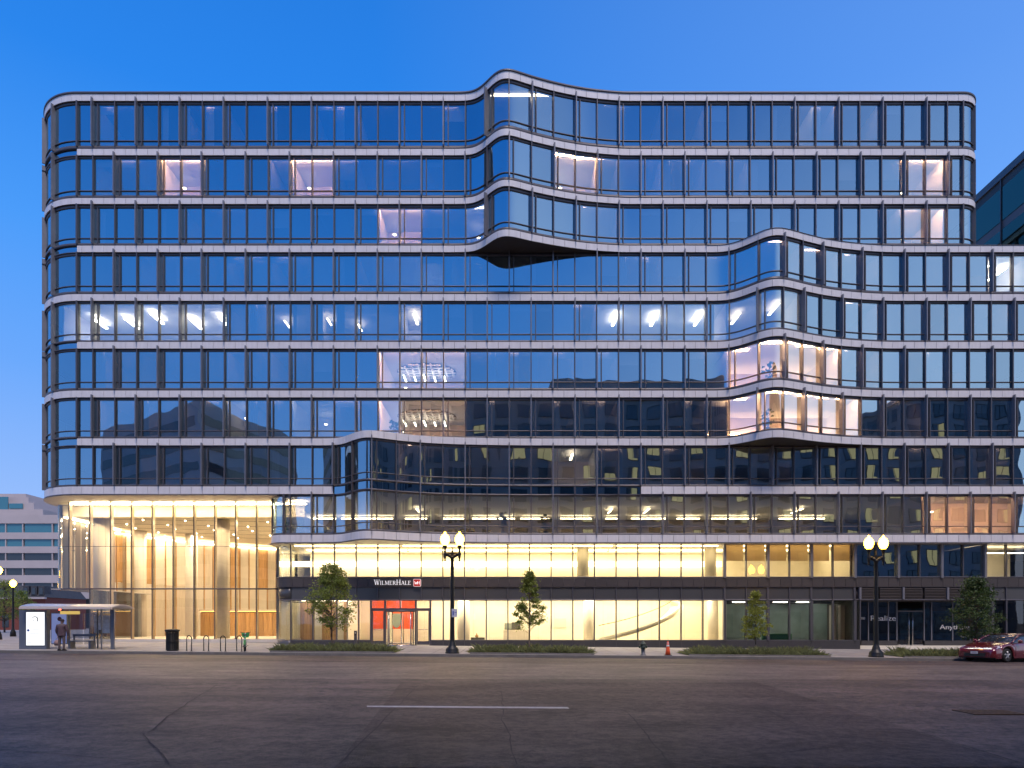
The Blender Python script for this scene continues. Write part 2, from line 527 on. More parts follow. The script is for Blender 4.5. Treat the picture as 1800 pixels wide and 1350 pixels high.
for i, (yt, yb, yr) in STOREYS.items():
    T = ST[i]
    zt, zb, zr = ZP(yt), ZP(yb), ZP(yr)
    zhead = ZP(BANDS[i][1])
    zsill = ZP(BANDS[i + 1][0])
    ru = RU1 if i <= 3 else RU2
    lu = LU if i != 9 else T4.XL - 1.25 * math.pi / 2 - 3.0
    fr = MB()
    u0 = T.XL
    ribbon(fr, T, lu, ru, zt, zhead - .003, 0.10, 0.30)
    ribbon(fr, T, lu, ru, zsill + .004, zb, 0.04, 0.30)
    ribbon(fr, T, lu, ru, zr - .03, zr + .03, 0.08, 0.20)
    # grid lines on the front
    ks = [k for k in range(-3, 48) if T.XL + 0.25 < GX(k) < T.XR - 0.02]
    for k in ks:
        isfin = (k % 2 == 1) if i % 2 == 1 else (k % 2 == 0)
        cz = i in (8, 9) and 10 <= k <= 24
        if i in (8, 9) and 10 < k < 24: isfin = (k % 2 == 0)
        if isfin:
            z1 = zhead + 0.13 if not (cz and i == 9) else ZP(853)
            z0 = zb - 0.06
            fin_obj(T, GX(k), z0, z1)
            bar(fr, T, GX(k) + 0.32, zb, zt, 0.055, 0.0, 0.2)
        else:
            bar(fr, T, GX(k), zb - .03, zhead, 0.065, -0.03, 0.22)
    bar(fr, T, T.XL, zb - .06, zhead, 0.11, -0.06, 0.22)
    # panes
    cuts = [T.XL] + [GX(k) for k in ks] + [T.XR]
    for a, b in zip(cuts[:-1], cuts[1:]):
        pane(T, a, b, zb, zt)
    # rounded corners and flanks
    cl = []
    if i != 9:
        u = XL0; cl = [u]
        for du in (2.05, 2.05, 2.05):
            u -= du; cl.append(u)
        while u - 1.524 > LU: u -= 1.524; cl.append(u)
        cl.append(LU)
    else:
        cl = [T4.XL, T4.XL - 1.25 * math.pi / 2, lu]
    for q, (b, a) in enumerate(zip(cl[:-1], cl[1:])):
        pane(T, a, b, zb, zt, bonus=1.0 if q < 2 else 0.01)
        if q < 4 and i != 9:
            fin_obj(T, a, zb - .06, zhead + .1, 0.10, -0.14, 0.16)
        else:
            bar(fr, T, a, zb, zhead, 0.08, -0.04, 0.2)
    cr_ = [T.XR, T.XR + 1.25, T.XR + 2.52]
    u = cr_[-1]
    while u + 1.524 < ru: u += 1.524; cr_.append(u)
    for q, (a, b) in enumerate(zip(cr_[:-1], cr_[1:])):
        pane(T, a, b, zb, zt, bonus=1.0 if q < 1 else 0.01)
        bar(fr, T, a, zb, zhead, 0.09, -0.06, 0.2)
    fr.build('window_frame', 'frame', office, kind='stuff')
    # glazed spandrel where the white band is left out
    if i in (1, 3, 5, 7):
        y0, y1 = BANDS[i + 1]
        mbp = MB()
        ribbon(mbp, T, LU, XL0 - .06, ZP(y1) - .03, ZP(y1) + .03, 0.06, 0.2)
        mbp.build('spandrel_rail', 'frame', office)
        for q, (b, a) in enumerate(zip(cl[:-1], cl[1:])):
            pane(T, a, b, ZP(y1) + .03, ZP(y0) - .004, 0.145, 'glass_spandrel', 'spandrel_glass', bonus=2.0 if q < 2 else 0.01)
            if q < 4: fin_obj(T, a, ZP(y1) - .02, ZP(y0) + .02, 0.10, -0.14, 0.16)
    if i == 8:
        for k in range(10, 24):
            pane(T3, GX(k), GX(k + 1), ZP(868.3), ZP(853), 0.145, 'glass_spandrel', 'spandrel_glass', bonus=3.0)
        mbp = MB(); ribbon(mbp, T3, CUT9L, CUT9R, ZP(868.3) - .1, ZP(868.3), 0.06, 0.2)
        mbp.build('spandrel_rail', 'frame', office)
        for k in range(11, 24):
            if k % 2 == 1:
                b2 = MB(); bar(b2, T3, GX(k), ZP(872), ZP(852), 0.085, -0.03, 0.22); b2.build('mullion', 'frame', office)

# ---- slabs, ceilings and rooms of the upper storeys
def slab(T, ua, ub, z0, z1, off, yback, name, m):
    us = T.samples(ua, ub, 0.3)
    pts = [T.at(u, off)[0] for u in us]
    pts = [(x, min(y, yback)) for x, y in pts]
    poly = pts + ([(pts[-1][0], yback), (pts[0][0], yback)] if abs(pts[0][1] - yback) > .01 or abs(pts[-1][1] - yback) > .01 else [])
    mb = MB()
    n = len(poly)
    mb.v = [(x, y, z0) for x, y in poly] + [(x, y, z1) for x, y in poly]
    mb.face(list(range(n - 1, -1, -1))); mb.face(list(range(n, 2 * n)))
    for i in range(n):
        j = (i + 1) % n
        mb.face((i, j, n + j, n + i))
    return mb.build(name, m, office)
for i in range(1, 11):
    T = BT[i]
    y0, y1 = BANDS[i]
    ua = LU if i < 10 else T4.XL - 1.25 * math.pi / 2 - 3
    if i == 9: T = T3
    slab(T, ua, RU1 if i <= 3 else RU2, ZP(y1) + .03, ZP(y0) - .02, 0.32, BACK, 'floor_slab', 'int_ceiling' if i > 1 else 'roofing')
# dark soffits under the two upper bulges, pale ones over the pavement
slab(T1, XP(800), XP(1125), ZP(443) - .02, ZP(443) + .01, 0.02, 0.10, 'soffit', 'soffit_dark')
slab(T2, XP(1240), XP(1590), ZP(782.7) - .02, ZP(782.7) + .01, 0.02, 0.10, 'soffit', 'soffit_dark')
slab(T0, LU, XP(485), ZP(868.3) - .10, ZP(868.3) - .004, -0.03, BACK, 'soffit', 'soffit')
slab(T4, T4.XL - 1.25 * math.pi / 2 - 3, 37.4, ZP(953) - .09, ZP(953) - .004, -0.03, 0.9, 'soffit', 'soffit')
mb = MB(); ribbon(mb, T0, LU, XP(490), ZP(870.6), ZP(868.3) - .002, -0.04, 0.06)
ribbon(mb, T4, T4.XL - 1.25 * math.pi / 2 - 3, 37.4, ZP(955), ZP(953) - .002, -0.04, 0.06)
mb.build('soffit_edge', 'frame', office)

LITS = {  # storey: (left px, right px, lamp, wall, depth of room, number of lamps)
    1: [(856, 972, 'lamp_dim', 'int_wall_warm', 4.0, 1), (1396, 1434, 'lamp_dim', 'int_wall', 4.0, 1)],
    2: [(278, 356, 'lamp_warm', 'int_wall_warm', 3.6, 2), (509, 587, 'lamp_warm', 'int_wall_warm', 3.6, 2), (972, 1049, 'lamp_warm', 'int_wall_warm', 3.6, 2), (1588, 1666, 'lamp_warm', 'int_wall', 4.2, 1)],
    3: [(664, 741, 'lamp_warm', 'int_wall_warm', 3.6, 2), (1588, 1666, 'lamp_warm', 'int_wall', 4.2, 1), (818, 857, 'lamp_dim', 'int_wall_warm', 4, 1)],
    4: [(1742, 1830, 'lamp_white', 'int_wall', 4, 2)],
    5: [(100, 394, 'lamp_white', 'int_wall', 6.5, 5), (702, 741, 'lamp_dim', 'int_wall', 4, 1), (1049, 1280, 'lamp_white', 'int_wall', 6.5, 3), (1280, 1396, 'lamp_dim', 'int_wall', 5, 2)],
    6: [(664, 818, 'lamp_warm', 'int_wall_warm', 6.9, 3), (1280, 1473, 'lamp_warm', 'int_wall_warm', 5, 5)],
    7: [(664, 818, 'lamp_warm', 'int_wall_warm', 6.9, 3), (1280, 1511, 'lamp_warm', 'int_wall_warm', 5, 6), (394, 433, 'lamp_dim', 'int_wall_warm', 3.5, 1), (509, 587, 'lamp_dim', 'int_wall_warm', 5, 1)],
    8: [(972, 1049, 'lamp_dim', 'int_wall_warm', 5, 1)],
    9: [(1627, 1850, 'lamp_warm', 'int_wall_warm', 4.0, 2)],
}
def snap(px):
    return GX(round((px - 201.7) / MOD)) if px > 140 else XP(px)
lamp_cache = {}
def lamp_box(name, m, x0, x1, y0, y1, z0, z1):
    key = (m, round(x1 - x0, 3), round(y1 - y0, 3), round(z1 - z0, 3))
    if key not in lamp_cache:
        lamp_cache[key] = MB().box(0, x1 - x0, 0, y1 - y0, 0, z1 - z0).mesh(name, m)
    return link(name, lamp_cache[key], office, (x0, y0, z0))
shade_cache = {}
mat('open_office', (0.20, 0.155, 0.10), 0.8, var=0.5, nscale=0.5)
for i in range(1, 10):
    T = ST[i]
    zc = ZP(BANDS[i][1]) + .03
    zf = ZP(BANDS[i + 1][0]) - .02
    xa = XL0 - 2.6 if i != 9 else T4.XL - .3
    xb = (T1.XR if i <= 3 else 37.4) + .6
    lits = [(snap(a), snap(b), l, w, d, n) for a, b, l, w, d, n in LITS.get(i, [])]
    edges = set()
    for a, b, *_ in lits: edges.add(round(a, 3)); edges.add(round(b, 3))
    if i != 9:
        k = -1
        while k < 46:
            x = GX(k)
            if xa + 1 < x < xb - 1 and not any(a + .1 < x < b - .1 for a, b, *_ in lits): edges.add(round(x, 3))
            k += random.choice((2, 2, 4))
    for x in sorted(edges):
        if xa + .3 < x < xb - .3:
            yf = max(T.at(x - .06)[0][1], T.at(x + .06)[0][1]) + .42
            MB().box(x - .05, x + .05, yf, 7.0, zf + .002, zc - .002).build('partition', 'int_wall', office)
    bw = 7.0 if i != 9 else 12.0
    MB().box(xa - 1.2, xb, bw, bw + .2, zf + .002, zc - .002).build('interior_wall', 'int_wall' if i != 9 else 'open_office', office)
    for a, b, l, w_, d, n in lits:
        MB().box(a + .06, b - .06, d - .1, d, zf + .003, zc - .003).build('interior_wall', w_, office)
        style = 'slash' if i in (4, 5, 8) else ('cove' if i in (6, 7) and a > 8 else 'front')
        for q in range(n):
            cx = a + (b - a) * (q + .5) / n + (rnd() - .5) * .3
            yy = T.at(cx)[0][1]
            w = (b - a) / n
            if style == 'slash':
                yy += rnd() * 1.2
                lamp_box('ceiling_lamp', l, cx - .09, cx + .09, yy + 1.3, yy + 3.1, zc - .32, zc - .27)
            else:
                yy = max(T.at(cx - w * .45)[0][1], T.at(cx + w * .45)[0][1], yy)
                lamp_box('ceiling_lamp', l, cx - w * .45, cx + w * .45, yy + .34, yy + .48, zc - .10, zc - .04)
                if style == 'cove':
                    lamp_box('cove_lamp', 'lamp_cove', cx - w * .48, cx + w * .48, d - .3, d - .16, zf + 1.55, zf + 1.63)
                    MB().box(cx - w * .5, cx + w * .5, d - .34, d - .12, zf + 1.36, zf + 1.54).build('wall_ledge', w_, office)
                elif q == 0:
                    MB().lathe([(.05, -.06), (.12, 0)], (cx, d - 1.2, zc - .8), 10).build('pendant_lamp', 'downlight', office)
    # strips added out of sight at the window head to brighten some dim rooms
    if i != 9:
        ed = sorted(edges)
        for e0, e1 in zip(ed[:-1], ed[1:]):
            xm = (e0 + e1) / 2
            if e1 - e0 > 1.2 and not any(a - .1 < xm < b + .1 for a, b, *_ in lits) and rnd() < .6:
                yy = max(T.at(xm - .9)[0][1], T.at(xm)[0][1], T.at(xm + .9)[0][1]); lamp_box('room_fill_strip', 'fill_dim', xm - .9, xm + .9, yy + .34, yy + .42, zc - .07, zc - .03)
                if rnd() < .5: MB().box(e0 + .2, e1 - .2, 6.6, 6.98, zf + .004, zf + random.choice((.8, 1.1, 1.3))).build('credenza', random.choice(('int_wall_warm', 'int_dark', 'int_wall')), office)
    # roller shades
    ks = [k for k in range(-1, 46) if xa + 1 < GX(k) and GX(k + 1) < xb - .5]
    for k in ks:
        xm = (GX(k) + GX(k + 1)) / 2
        lit = any(a < xm < b for a, b, *_ in lits)
        if i == 9 or rnd() > (0.12 if lit else 0.5): continue
        drop = random.choice((.12, .2, .2, .35, .5, .8)) if not lit else random.choice((.12, .25))
        h = (zc - zf) * drop
        y = max(T.at(GX(k))[0][1], T.at(GX(k + 1))[0][1], T.at(xm)[0][1]) + .40
        if abs(T.f(xm)) > 0.05: continue
        if rnd() < .45:      # drawn-back curtain beside the mullion
            cw = random.choice((.25, .4, .55)); key = ('c', cw, round(zc - zf, 2))
            if key not in shade_cache:
                cb = MB(); nf = 8; hh_ = zc - zf - .05
                for q in range(nf + 1): cb.v += [(.1 + cw * q / nf, .05 * (q % 2), 0), (.1 + cw * q / nf, .05 * (q % 2), hh_)]
                for q in range(nf): cb.face((2 * q, 2 * q + 2, 2 * q + 3, 2 * q + 1))
                shade_cache[key] = cb.mesh('curtain', 'shade')
            link('curtain', shade_cache[key], office, (GX(k), y, zf + .02))
            continue
        key = round(h, 2)
        if key not in shade_cache:
            shade_cache[key] = MB().box(.06, MOD / F * D - .06, 0, .012, -key, 0).mesh('roller_shade', 'shade')
        link('roller_shade', shade_cache[key], office, (GX(k), y, zc - .01))
# loose linear lamps seen in the open-plan floors
for px, yr in ((500, 2.4), (575, 2.0), (630, 3.0)):
    x = XP(px, yr); lamp_box('ceiling_lamp', 'lamp_dim', x - .05, x + .05, yr, yr + 1.2, ZP(528.5) - .35, ZP(528.5) - .30)
x = XP(778, 4); lamp_box('ceiling_lamp', 'lamp_dim', x - .9, x + .9, 4, 4.12, ZP(562, 4), ZP(560, 4))
z9 = ZP(868.3) - .1
for a, b in ((492, 512), (525, 590), (600, 690), (712, 750), (778, 815), (830, 905), (915, 965), (985, 1040), (1065, 1085), (1110, 1170), (1190, 1230), (1250, 1330), (1370, 1450)):
    Y = 9.6
    lamp_box('ceiling_lamp', 'lamp_s9', XP(a, Y), XP(b, Y), Y, Y + .14, ZP(912.0, Y), ZP(910.6, Y))
    Y = 5.0
    if rnd() < .25: lamp_box('ceiling_lamp', 'lamp_s9', XP((a + b) / 2, Y), XP((a + b) / 2, Y) + .1, Y, Y + 2.2, z9 - .1, z9 - .05)
# waffle ceilings over the stair void on two storeys
mat('waffle', (0.85, 0.80, 0.72), 0.6)
mat('void_6', (0.10, 0.13, 0.20), 0.6)
mat('void_7', (0.16, 0.09, 0.045), 0.6)
for i, m in ((6, 'waffle'), (7, 'waffle')):
    zc = ZP(BANDS[i][1]) - .02
    mb = MB()
    cx, cyy = XP(750, 4.4), 4.5
    mb2 = MB(); nn_ = 28
    mb2.poly([(cx + 2.25 * math.cos(2 * math.pi * q / nn_), cyy + 1.9 * math.sin(2 * math.pi * q / nn_), zc + .012) for q in range(nn_)][::-1]); mb2.build('ceiling_void', 'void_' + str(i), office)
    for q in range(-4, 5):
        t = q / 4.5; w = math.sqrt(max(0, 1 - t * t))
        mb.box(cx + t * 2.2 - .06, cx + t * 2.2 + .06, cyy - 1.9 * w, cyy + 1.9 * w, zc - .10, zc)
    for q in range(-3, 4):
        t = q / 3.6; w = math.sqrt(max(0, 1 - t * t))
        mb.box(cx - 2.2 * w, cx + 2.2 * w, cyy + t * 1.9 - .07, cyy + t * 1.9 + .07, zc - .095, zc - .005)
    mb.build('waffle_ceiling', m, office)
    for q in range(5):
        xx = cx - 1.6 + .75 * q; lamp_box('ceiling_lamp', 'lamp_white', xx - .03, xx + .03, cyy - 1.1 + .4 * (q % 2), cyy + .3, zc - .62, zc - .58)
# ------------------------------------------------------------------ podium: second floor, ground floor, storefront
PY = 0.5
def PGX(k):
    return (201.7 + MOD * k - 900) / F * D - 0.1
zP = lambda py: ZP(py, PY)
z2t, z2b = zP(957), zP(1013.5)
kfirst = 8
pk = [k for k in range(kfirst + 1, 46) if PGX(k) < 36.9]
lu = TP.XL - 1.3 * math.pi / 2 - 4.0
fr = MB()
ribbon(fr, TP, lu, RU2 - 4, z2t - .0, ZP(953) - .1, 0.10, 0.30)
ribbon(fr, TP, lu, RU2 - 4, zP(1015.5), z2b, -0.02, 0.30)
cuts = [TP.XL] + [PGX(k) for k in pk] + [TP.XR]
for k in pk:
    if k >= 28 and k % 2 == 0:
        fin_obj(TP, PGX(k), zP(1016), z2t + .05, 0.16, -0.12, 0.2)
    else:
        bar(fr, TP, PGX(k), z2b, z2t, 0.07, -0.03, 0.22)
bar(fr, TP, TP.XL, z2b, z2t, 0.09, -.04, .2)
fr.build('window_frame', 'frame', office, kind='stuff')
for a, b in zip(cuts[:-1], cuts[1:]):
    mid = (a + b) / 2
    px = 900 + mid / (D + PY) * F
    pane(TP, a, b, z2b, z2t, 0.12, 'glass_clear' if px < 1500 or px > 1732 else 'glass', bonus=1.2)
pane(TP, TP.XL - 1.3 * math.pi / 2, TP.XL, z2b, z2t, 0.12, 'glass_clear', bonus=1.2)
pane(TP, lu, TP.XL - 1.3 * math.pi / 2, z2b, z2t, 0.12, 'glass_clear', bonus=.01)
band(TP, lu, RU2 - 4, 1016, 1031.5, 'podium_panel', 1.3, ybase=PY)
# infill panels over the shop glass, louvres over the right-hand shop
zi1, zi0 = zP(1032.5), zP(1053)
xs_shop0, xs_shop1 = XP(1512, PY), XP(1742, PY)
icuts = [TP.XL] + [PGX(k) for k in pk] + [37.4]
for a, b in zip(icuts[:-1], icuts[1:]):
    if xs_shop0 - .3 < (a + b) / 2 < xs_shop1: continue
    MB().box(a + .03, b - .03, PY + .10, PY + .16, zi0, zi1).build('infill_panel', 'podium_infill', office)
b_ = MB(); ribbon(b_, TP, TP.XL - 1.3 * math.pi / 2, TP.XL - .03, zi0, zi1, .08, .16); b_.build('infill_panel', 'podium_infill', office)
bk = MB()
ribbon(bk, TP, lu, RU2 - 4, zi0 - .10, zi0 - .003, 0.04, 0.5)
ribbon(bk, TP, lu, RU2 - 4, zi0, zP(1031.6), 0.20, 0.5)
ribbon(bk, TP, lu, RU2 - 4, zi1 + .002, zP(1031.5) - .002, 0.02, 0.2)
for k in pk:
    if not xs_shop0 - .2 < PGX(k) < xs_shop1: bar(bk, TP, PGX(k), zi0, zi1, .06 if k < 28 or k % 2 else .14, 0.0, .2)
bk.build('transom_frame', 'frame', office, kind='stuff')
for a, b in ((1514, 1543), (1547, 1585), (1591, 1622), (1626, 1663), (1669, 1701), (1705, 1740)):
    lv = thing_lv = MB().box(XP(a, PY), XP(b, PY), PY + .12, PY + .18, zi0, zi1).build('louvre_panel', 'dark', office)
    for q in range(7):
        z = zi0 + .04 + q * (zi1 - zi0 - .06) / 7
        s_ = MB(); w = XP(b, PY) - XP(a, PY)
        s_.v = [(0, 0, 0), (w, 0, 0), (w, .09, .075), (0, .09, .075), (0, 0, .02), (w, 0, .02), (w, .09, .095), (0, .09, .095)]
        for f in ((0, 3, 2, 1), (4, 5, 6, 7), (0, 1, 5, 4), (1, 2, 6, 5), (2, 3, 7, 6), (3, 0, 4, 7)): s_.face(f)
        link('louvre_slat', s_.mesh('slat', 'podium_panel'), lv, (XP(a, PY), PY + .01, z))
for px in (1512, 1588, 1666, 1742):
    fin_obj(TP, XP(px, PY), zi0 - .02, zi1, 0.14, -0.06, 0.14)
# ground floor glazing
zg1, zg0 = zP(1055.5), zP(1125.5)
gl = [511, 549.5, 591.5, 630, 652]
gr = [756.5, 779, 816.5, 854.7, 892.8] + [900 + PGX(k) / (D + PY) * F for k in range(19, 35)]
gr = [p for p in gr if p < 1510] + [1512]
gr2 = [1744] + [900 + PGX(k) / (D + PY) * F for k in pk if PGX(k) > xs_shop1 + .4]
fr = MB()
def ground_run(pxs):
    for j, (a, b) in enumerate(zip(pxs[:-1], pxs[1:])):
        xa, xb = XP(a, PY), XP(b, PY)
        px = (a + b) / 2
        pane(TP, xa, xb, zg0, zg1, 0.12, 'glass_clear', bonus=1.2)
        m = 'plinth'
        MB().box(xa + .004, xb - .004, PY - .02, PY + .4, gz(xa, 0) - .3, zg0 - .03).build('plinth_panel', m, office)
    for j, a in enumerate(pxs):
        xa = XP(a, PY)
        wide = a > 1270 and j % 2 == 0
        bar(fr, TP, xa, zg0, zg1, .17 if wide else .08, -.10 if wide else -.03, .22)
ground_run(gl); ground_run(gr); ground_run(gr2)
ribbon(fr, TP, TP.XL, XP(652, PY), zg0 - .03, zg0 + .03, 0.0, 0.2)
ribbon(fr, TP, XP(756.5, PY), XP(1512, PY), zg0 - .03, zg0 + .03, 0.0, 0.2)
pane(TP, TP.XL - 1.3 * math.pi / 2, TP.XL, zg0, zg1, 0.12, 'glass_clear', bonus=1.2)
ribbon(fr, TP, TP.XL - 1.3 * math.pi / 2, TP.XL, gz(TP.XL, 0) - .3, zg0, 0.0, 0.3)
fr.build('window_frame', 'frame', office, kind='stuff')
# interior of podium
zf2 = zP(1017)                       # second-floor floor
zc2 = ZP(953) - .12
zc1, zf1 = zP(1050), gz(0, 0) + .12
XA, XB2, XB1 = XP(487, 1.0), XP(1500, PY), XP(1279, PY)
MB().box(XA + .4, 37.6, PY + .5, 12, zf2 - .5, zf2).build('floor_slab', 'int_ceiling', office)
MB().box(-17.3, 38.6, 0.9, 12, zc2 + .06, zc2 + .12).build('ceiling', 'cream', office)
MB().box(XA + .6, XB2, 7.0, 7.2, zf2 + .002, zc2).build('interior_wall', 'cream', office)
MB().box(XB2 - .05, XB2 + .05, PY + .4, 7.0, zf2 + .002, zc2).build('partition', 'cream', office)
MB().box(XB2 + .06, XP(1731, PY), 8.0, 8.2, zf2 + .002, zc2).build('interior_wall', 'int_dark', office)
MB().box(XP(1731, PY), XP(1731, PY) + .1, PY + .4, 8.0, zf2 + .002, zc2).build('partition', 'int_wall', office)
MB().box(XP(1731, PY) + .11, 38.3, 5.0, 5.2, zf2 + .002, zc2).build('interior_wall', 'cream', office)
lamp_box('cove_lamp', 'cove', XP(1735, PY), 37.5, 2.4, 2.6, zc2 - .4, zc2 - .36)
# second floor coves: one along the glass, one half-way up the rear wall
for a, b in ((512, 700), (705, 890), (895, 1080), (1085, 1268), (1278, 1498)):
    lamp_box('cove_lamp', 'cove_upper', XP(a, PY), XP(b, PY), 1.15, 1.45, zc2 - .02, zc2 + .03)
    if a < 1270: lamp_box('cove_lamp', 'cove_upper', XP(a, 6.6), XP(b, 6.6), 6.55, 6.75, ZP(996, 6.6), ZP(987, 6.6))
    lamp_box('cove_lamp', 'cove_upper', XP(a, PY), XP(b, PY), 4.0, 4.5, zc2 - .02, zc2 + .03)
for px in (1025, 1250):
    c = XP(px, 2.2); MB().lathe([(.42, zf2), (.42, zc2 + .05)], (c, 2.4, 0), 20).build('column', 'cream', office)
m_, n_, l_, b_n = nodes_of('shade_lit')
tl_ = n_.new('ShaderNodeBsdfTranslucent'); tl_.inputs[0].default_value = (.75, .62, .42, 1)
df_ = n_.new('ShaderNodeBsdfDiffuse'); df_.inputs[0].default_value = (.5, .45, .38, 1)
mx_ = n_.new('ShaderNodeMixShader'); mx_.inputs[0].default_value = .6
l_.new(df_.outputs[0], mx_.inputs[1]); l_.new(tl_.outputs[0], mx_.inputs[2]); l_.new(mx_.outputs[0], n_.get('Material Output').inputs[0])
# half-lowered shades of the conference rooms
for a, b in zip(gr[:-1], gr[1:]):
    if 1270 < a < 1505: MB().box(XP(a, PY) + .08, XP(b, PY) - .08, PY + .42, PY + .435, zP(985), z2t + .05).build('roller_shade', 'shade_lit', office)
# ground floor: cream hall
XH0 = XP(622, 4)
MB().box(XP(495, PY) + .6, 38.5, PY + .3, 12, zf1 - .6, zf1 - .1).build('floor_slab', 'cream', office)
MB().box(XH0, XB1, 6.4, 6.6, zf1 - .1, zc1).build('interior_wall', 'cream', office)
MB().box(XH0 - .1, XH0, 2.2, 6.6, zf1 - .1, zc1).build('interior_wall', 'cream', office)
MB().box(XB1 - .05, XB1 + .05, PY + .4, 6.6, zf1 - .1, zc1).build('partition', 'cream', office)
for a, b in ((632, 700), (705, 890), (895, 1080), (1085, 1272)):
    lamp_box('cove_lamp', 'cove', XP(a, PY), XP(b, PY), 2.6, 3.2, zc1 - .05, zc1 - .01)
    lamp_box('cove_lamp', 'cove', XP(a, PY), XP(b, PY), 5.2, 5.6, zc1 - .05, zc1 - .01)
    lamp_box('cove_lamp', 'cove', XP(a, PY), XP(b, PY), 1.1, 1.3, zc1 - .05, zc1 - .01)  # strip added close to the glass to light faces turned to the street
lamp_box('cove_lamp', 'cove', XP(515, PY), XP(625, PY), 2.6, 2.9, zc1 - .05, zc1 - .01)
for px, y in ((815, 3.4), (1036, 3.4), (1255, 3.0)):
    c = XP(px, y); MB().lathe([(.45, zf1 - .1), (.45, zc1 - .06)], (c, y, 0), 20).build('column', 'stone', office)
for q in range(26):
    a = XP(515, 6.2) + q * .19
    MB().box(a, a + .17, 6.2 - .02 * (q % 2), 6.3, zf1 - .1, zc1 - .02).build('timber_board', 'timber' if q % 9 > 2 else 'cream', office)
lamp_box('cove_lamp', 'cove', XP(515, 5.6), XP(612, 5.6), 5.6, 5.75, zc1 - .08, zc1 - .03)
# curved stair seen through the glass
ctrl = [(XP(1068, 3), 2.9, ZP(1127, 3)), (XP(1110, 3), 2.4, ZP(1117, 3)), (XP(1148, 3), 2.3, ZP(1105, 3)), (XP(1182, 3.0), 2.6, ZP(1091, 3.0)), (XP(1204, 3.4), 3.4, ZP(1076, 3.4)), (XP(1208, 4.2), 4.3, ZP(1064, 4.2)), (XP(1185, 5), 5.1, ZP(1056, 5))]
def smooth(pts, n=5):
    out = []
    for i in range(len(pts) - 1):
        p0, p1, p2, p3 = [Vector(pts[max(0, min(len(pts) - 1, j))]) for j in (i - 1, i, i + 1, i + 2)]
        for k in range(n):
            t = k / n
            out.append(0.5 * ((2 * p1) + (p2 - p0) * t + (2 * p0 - 5 * p1 + 4 * p2 - p3) * t * t + (3 * p1 - p0 - 3 * p2 + p3) * t ** 3))
    out.append(Vector(pts[-1]))
    return out
sp = smooth(ctrl)
def swept(sp, w, h0, h1):
    mb = MB()
    for i, p in enumerate(sp):
        d = (sp[min(i + 1, len(sp) - 1)] - sp[max(i - 1, 0)]); d.z = 0; d.normalize()
        n = Vector((-d.y, d.x, 0)) * w
        mb.v += [tuple(p + n + Vector((0, 0, h0))), tuple(p - n + Vector((0, 0, h0))), tuple(p - n + Vector((0, 0, h1))), tuple(p + n + Vector((0, 0, h1)))]
    for i in range(len(sp) - 1):
        for q in range(4):
            mb.face((4 * i + q, 4 * i + (q + 1) % 4, 4 * i + 4 + (q + 1) % 4, 4 * i + 4 + q), 0, True)
    mb.face((0, 1, 2, 3)); e = 4 * len(sp) - 4; mb.face((e + 3, e + 2, e + 1, e))
    return mb
swept([p + Vector((-.8, 0, 0)) for p in sp], .5, .0, .10).build('stair_flight', 'cream', office)
swept([p + Vector((-.75, -.62, 0)) for p in sp], .03, -.05, .26).build('stair_stringer', 'cream', office)
mb = MB().path([tuple(p + Vector((-.75, -.62, 1.15))) for p in sp], .03, 6); mb.build('handrail', 'timber', office)
# panel joints, pictures and a desk in the hall
for q in range(20):
    x = XH0 + 1.2 + q * 1.28
    if x < XB1 - .2: MB().box(x - .008, x + .008, 6.388, 6.399, zf1, zc1 - .05).build('panel_joint', 'timber_pale', office)
for px, py, w, h, m in ((893, 1101, .55, .5, 'art_green'), (907, 1100, .7, .55, 'int_dark'), (842, 1090, .01, .01, 'cream'), (985, 1095, .9, .7, 'stone')):
    x, z = XP(px, 6.3), ZP(py, 6.3)
    MB().box(x - w / 2, x + w / 2, 6.33, 6.38, z - h / 2, z + h / 2).build('picture', m, office)
MB().box(XP(885, 5.4), XP(930, 5.4), 5.2, 5.7, zf1 - .1, zf1 + .95).build('reception_desk', 'timber_pale', office)
MB().box(XP(828, 4.8), XP(852, 4.8), 4.6, 5.0, zf1 - .1, zf1 + .42).build('hall_bench', 'int_dark', office)
MB().lathe([(.08, 0), (.16, .12), (.05, .22), (.02, .34)], (XP(838, 4.8), 4.8, zf1 + .42), 12).build('bowl', 'timber', office)
# dim shop between hall and storefront
mat('shop_wall', (0.20, 0.27, 0.26), 0.6, var=0.25, nscale=0.8)
MB().box(XB1 + .06, xs_shop0, 5.4, 5.6, zf1 - .1, zc1).build('interior_wall', 'shop_wall', office)
MB().box(xs_shop0 - .06, xs_shop0 + .04, PY + .3, 8.0, zf1 - .1, zc1).build('partition', 'int_dark', office)
for px, y in ((1300, 3.2), (1345, 4.2), (1372, 3.0), (1412, 3.6), (1440, 4.6)):
    lamp_box('ceiling_lamp', 'lamp_white', XP(px, y) - .5, XP(px, y) + .5, y, y + .1, zc1 - .28, zc1 - .24)
mb = MB()
for q in range(14):
    y = 2.0 + .25 * q
    mb.tube((XB1 + .2, y, zc1 - .12 - .1 * (q % 3)), (xs_shop0 - .2, y, zc1 - .12 - .1 * (q % 3)), .03, n=5)
mb.build('ceiling_services', 'dark', office, kind='stuff')
mat('pale_column', (0.62, 0.57, 0.50), 0.6)
for px in (1462, 1478):
    MB().box(XP(px, 2.6), XP(px + 8, 2.6), 2.6, 3.0, zf1 - .1, zc1 - .5).build('column', 'pale_column', office)
mat('green_box', (0.03, 0.16, 0.06), 0.6)
MB().box(XP(1344, 2), XP(1392, 2), 2.0, 2.6, zf1 - .1, zf1 + .75).build('counter', 'green_box', office)

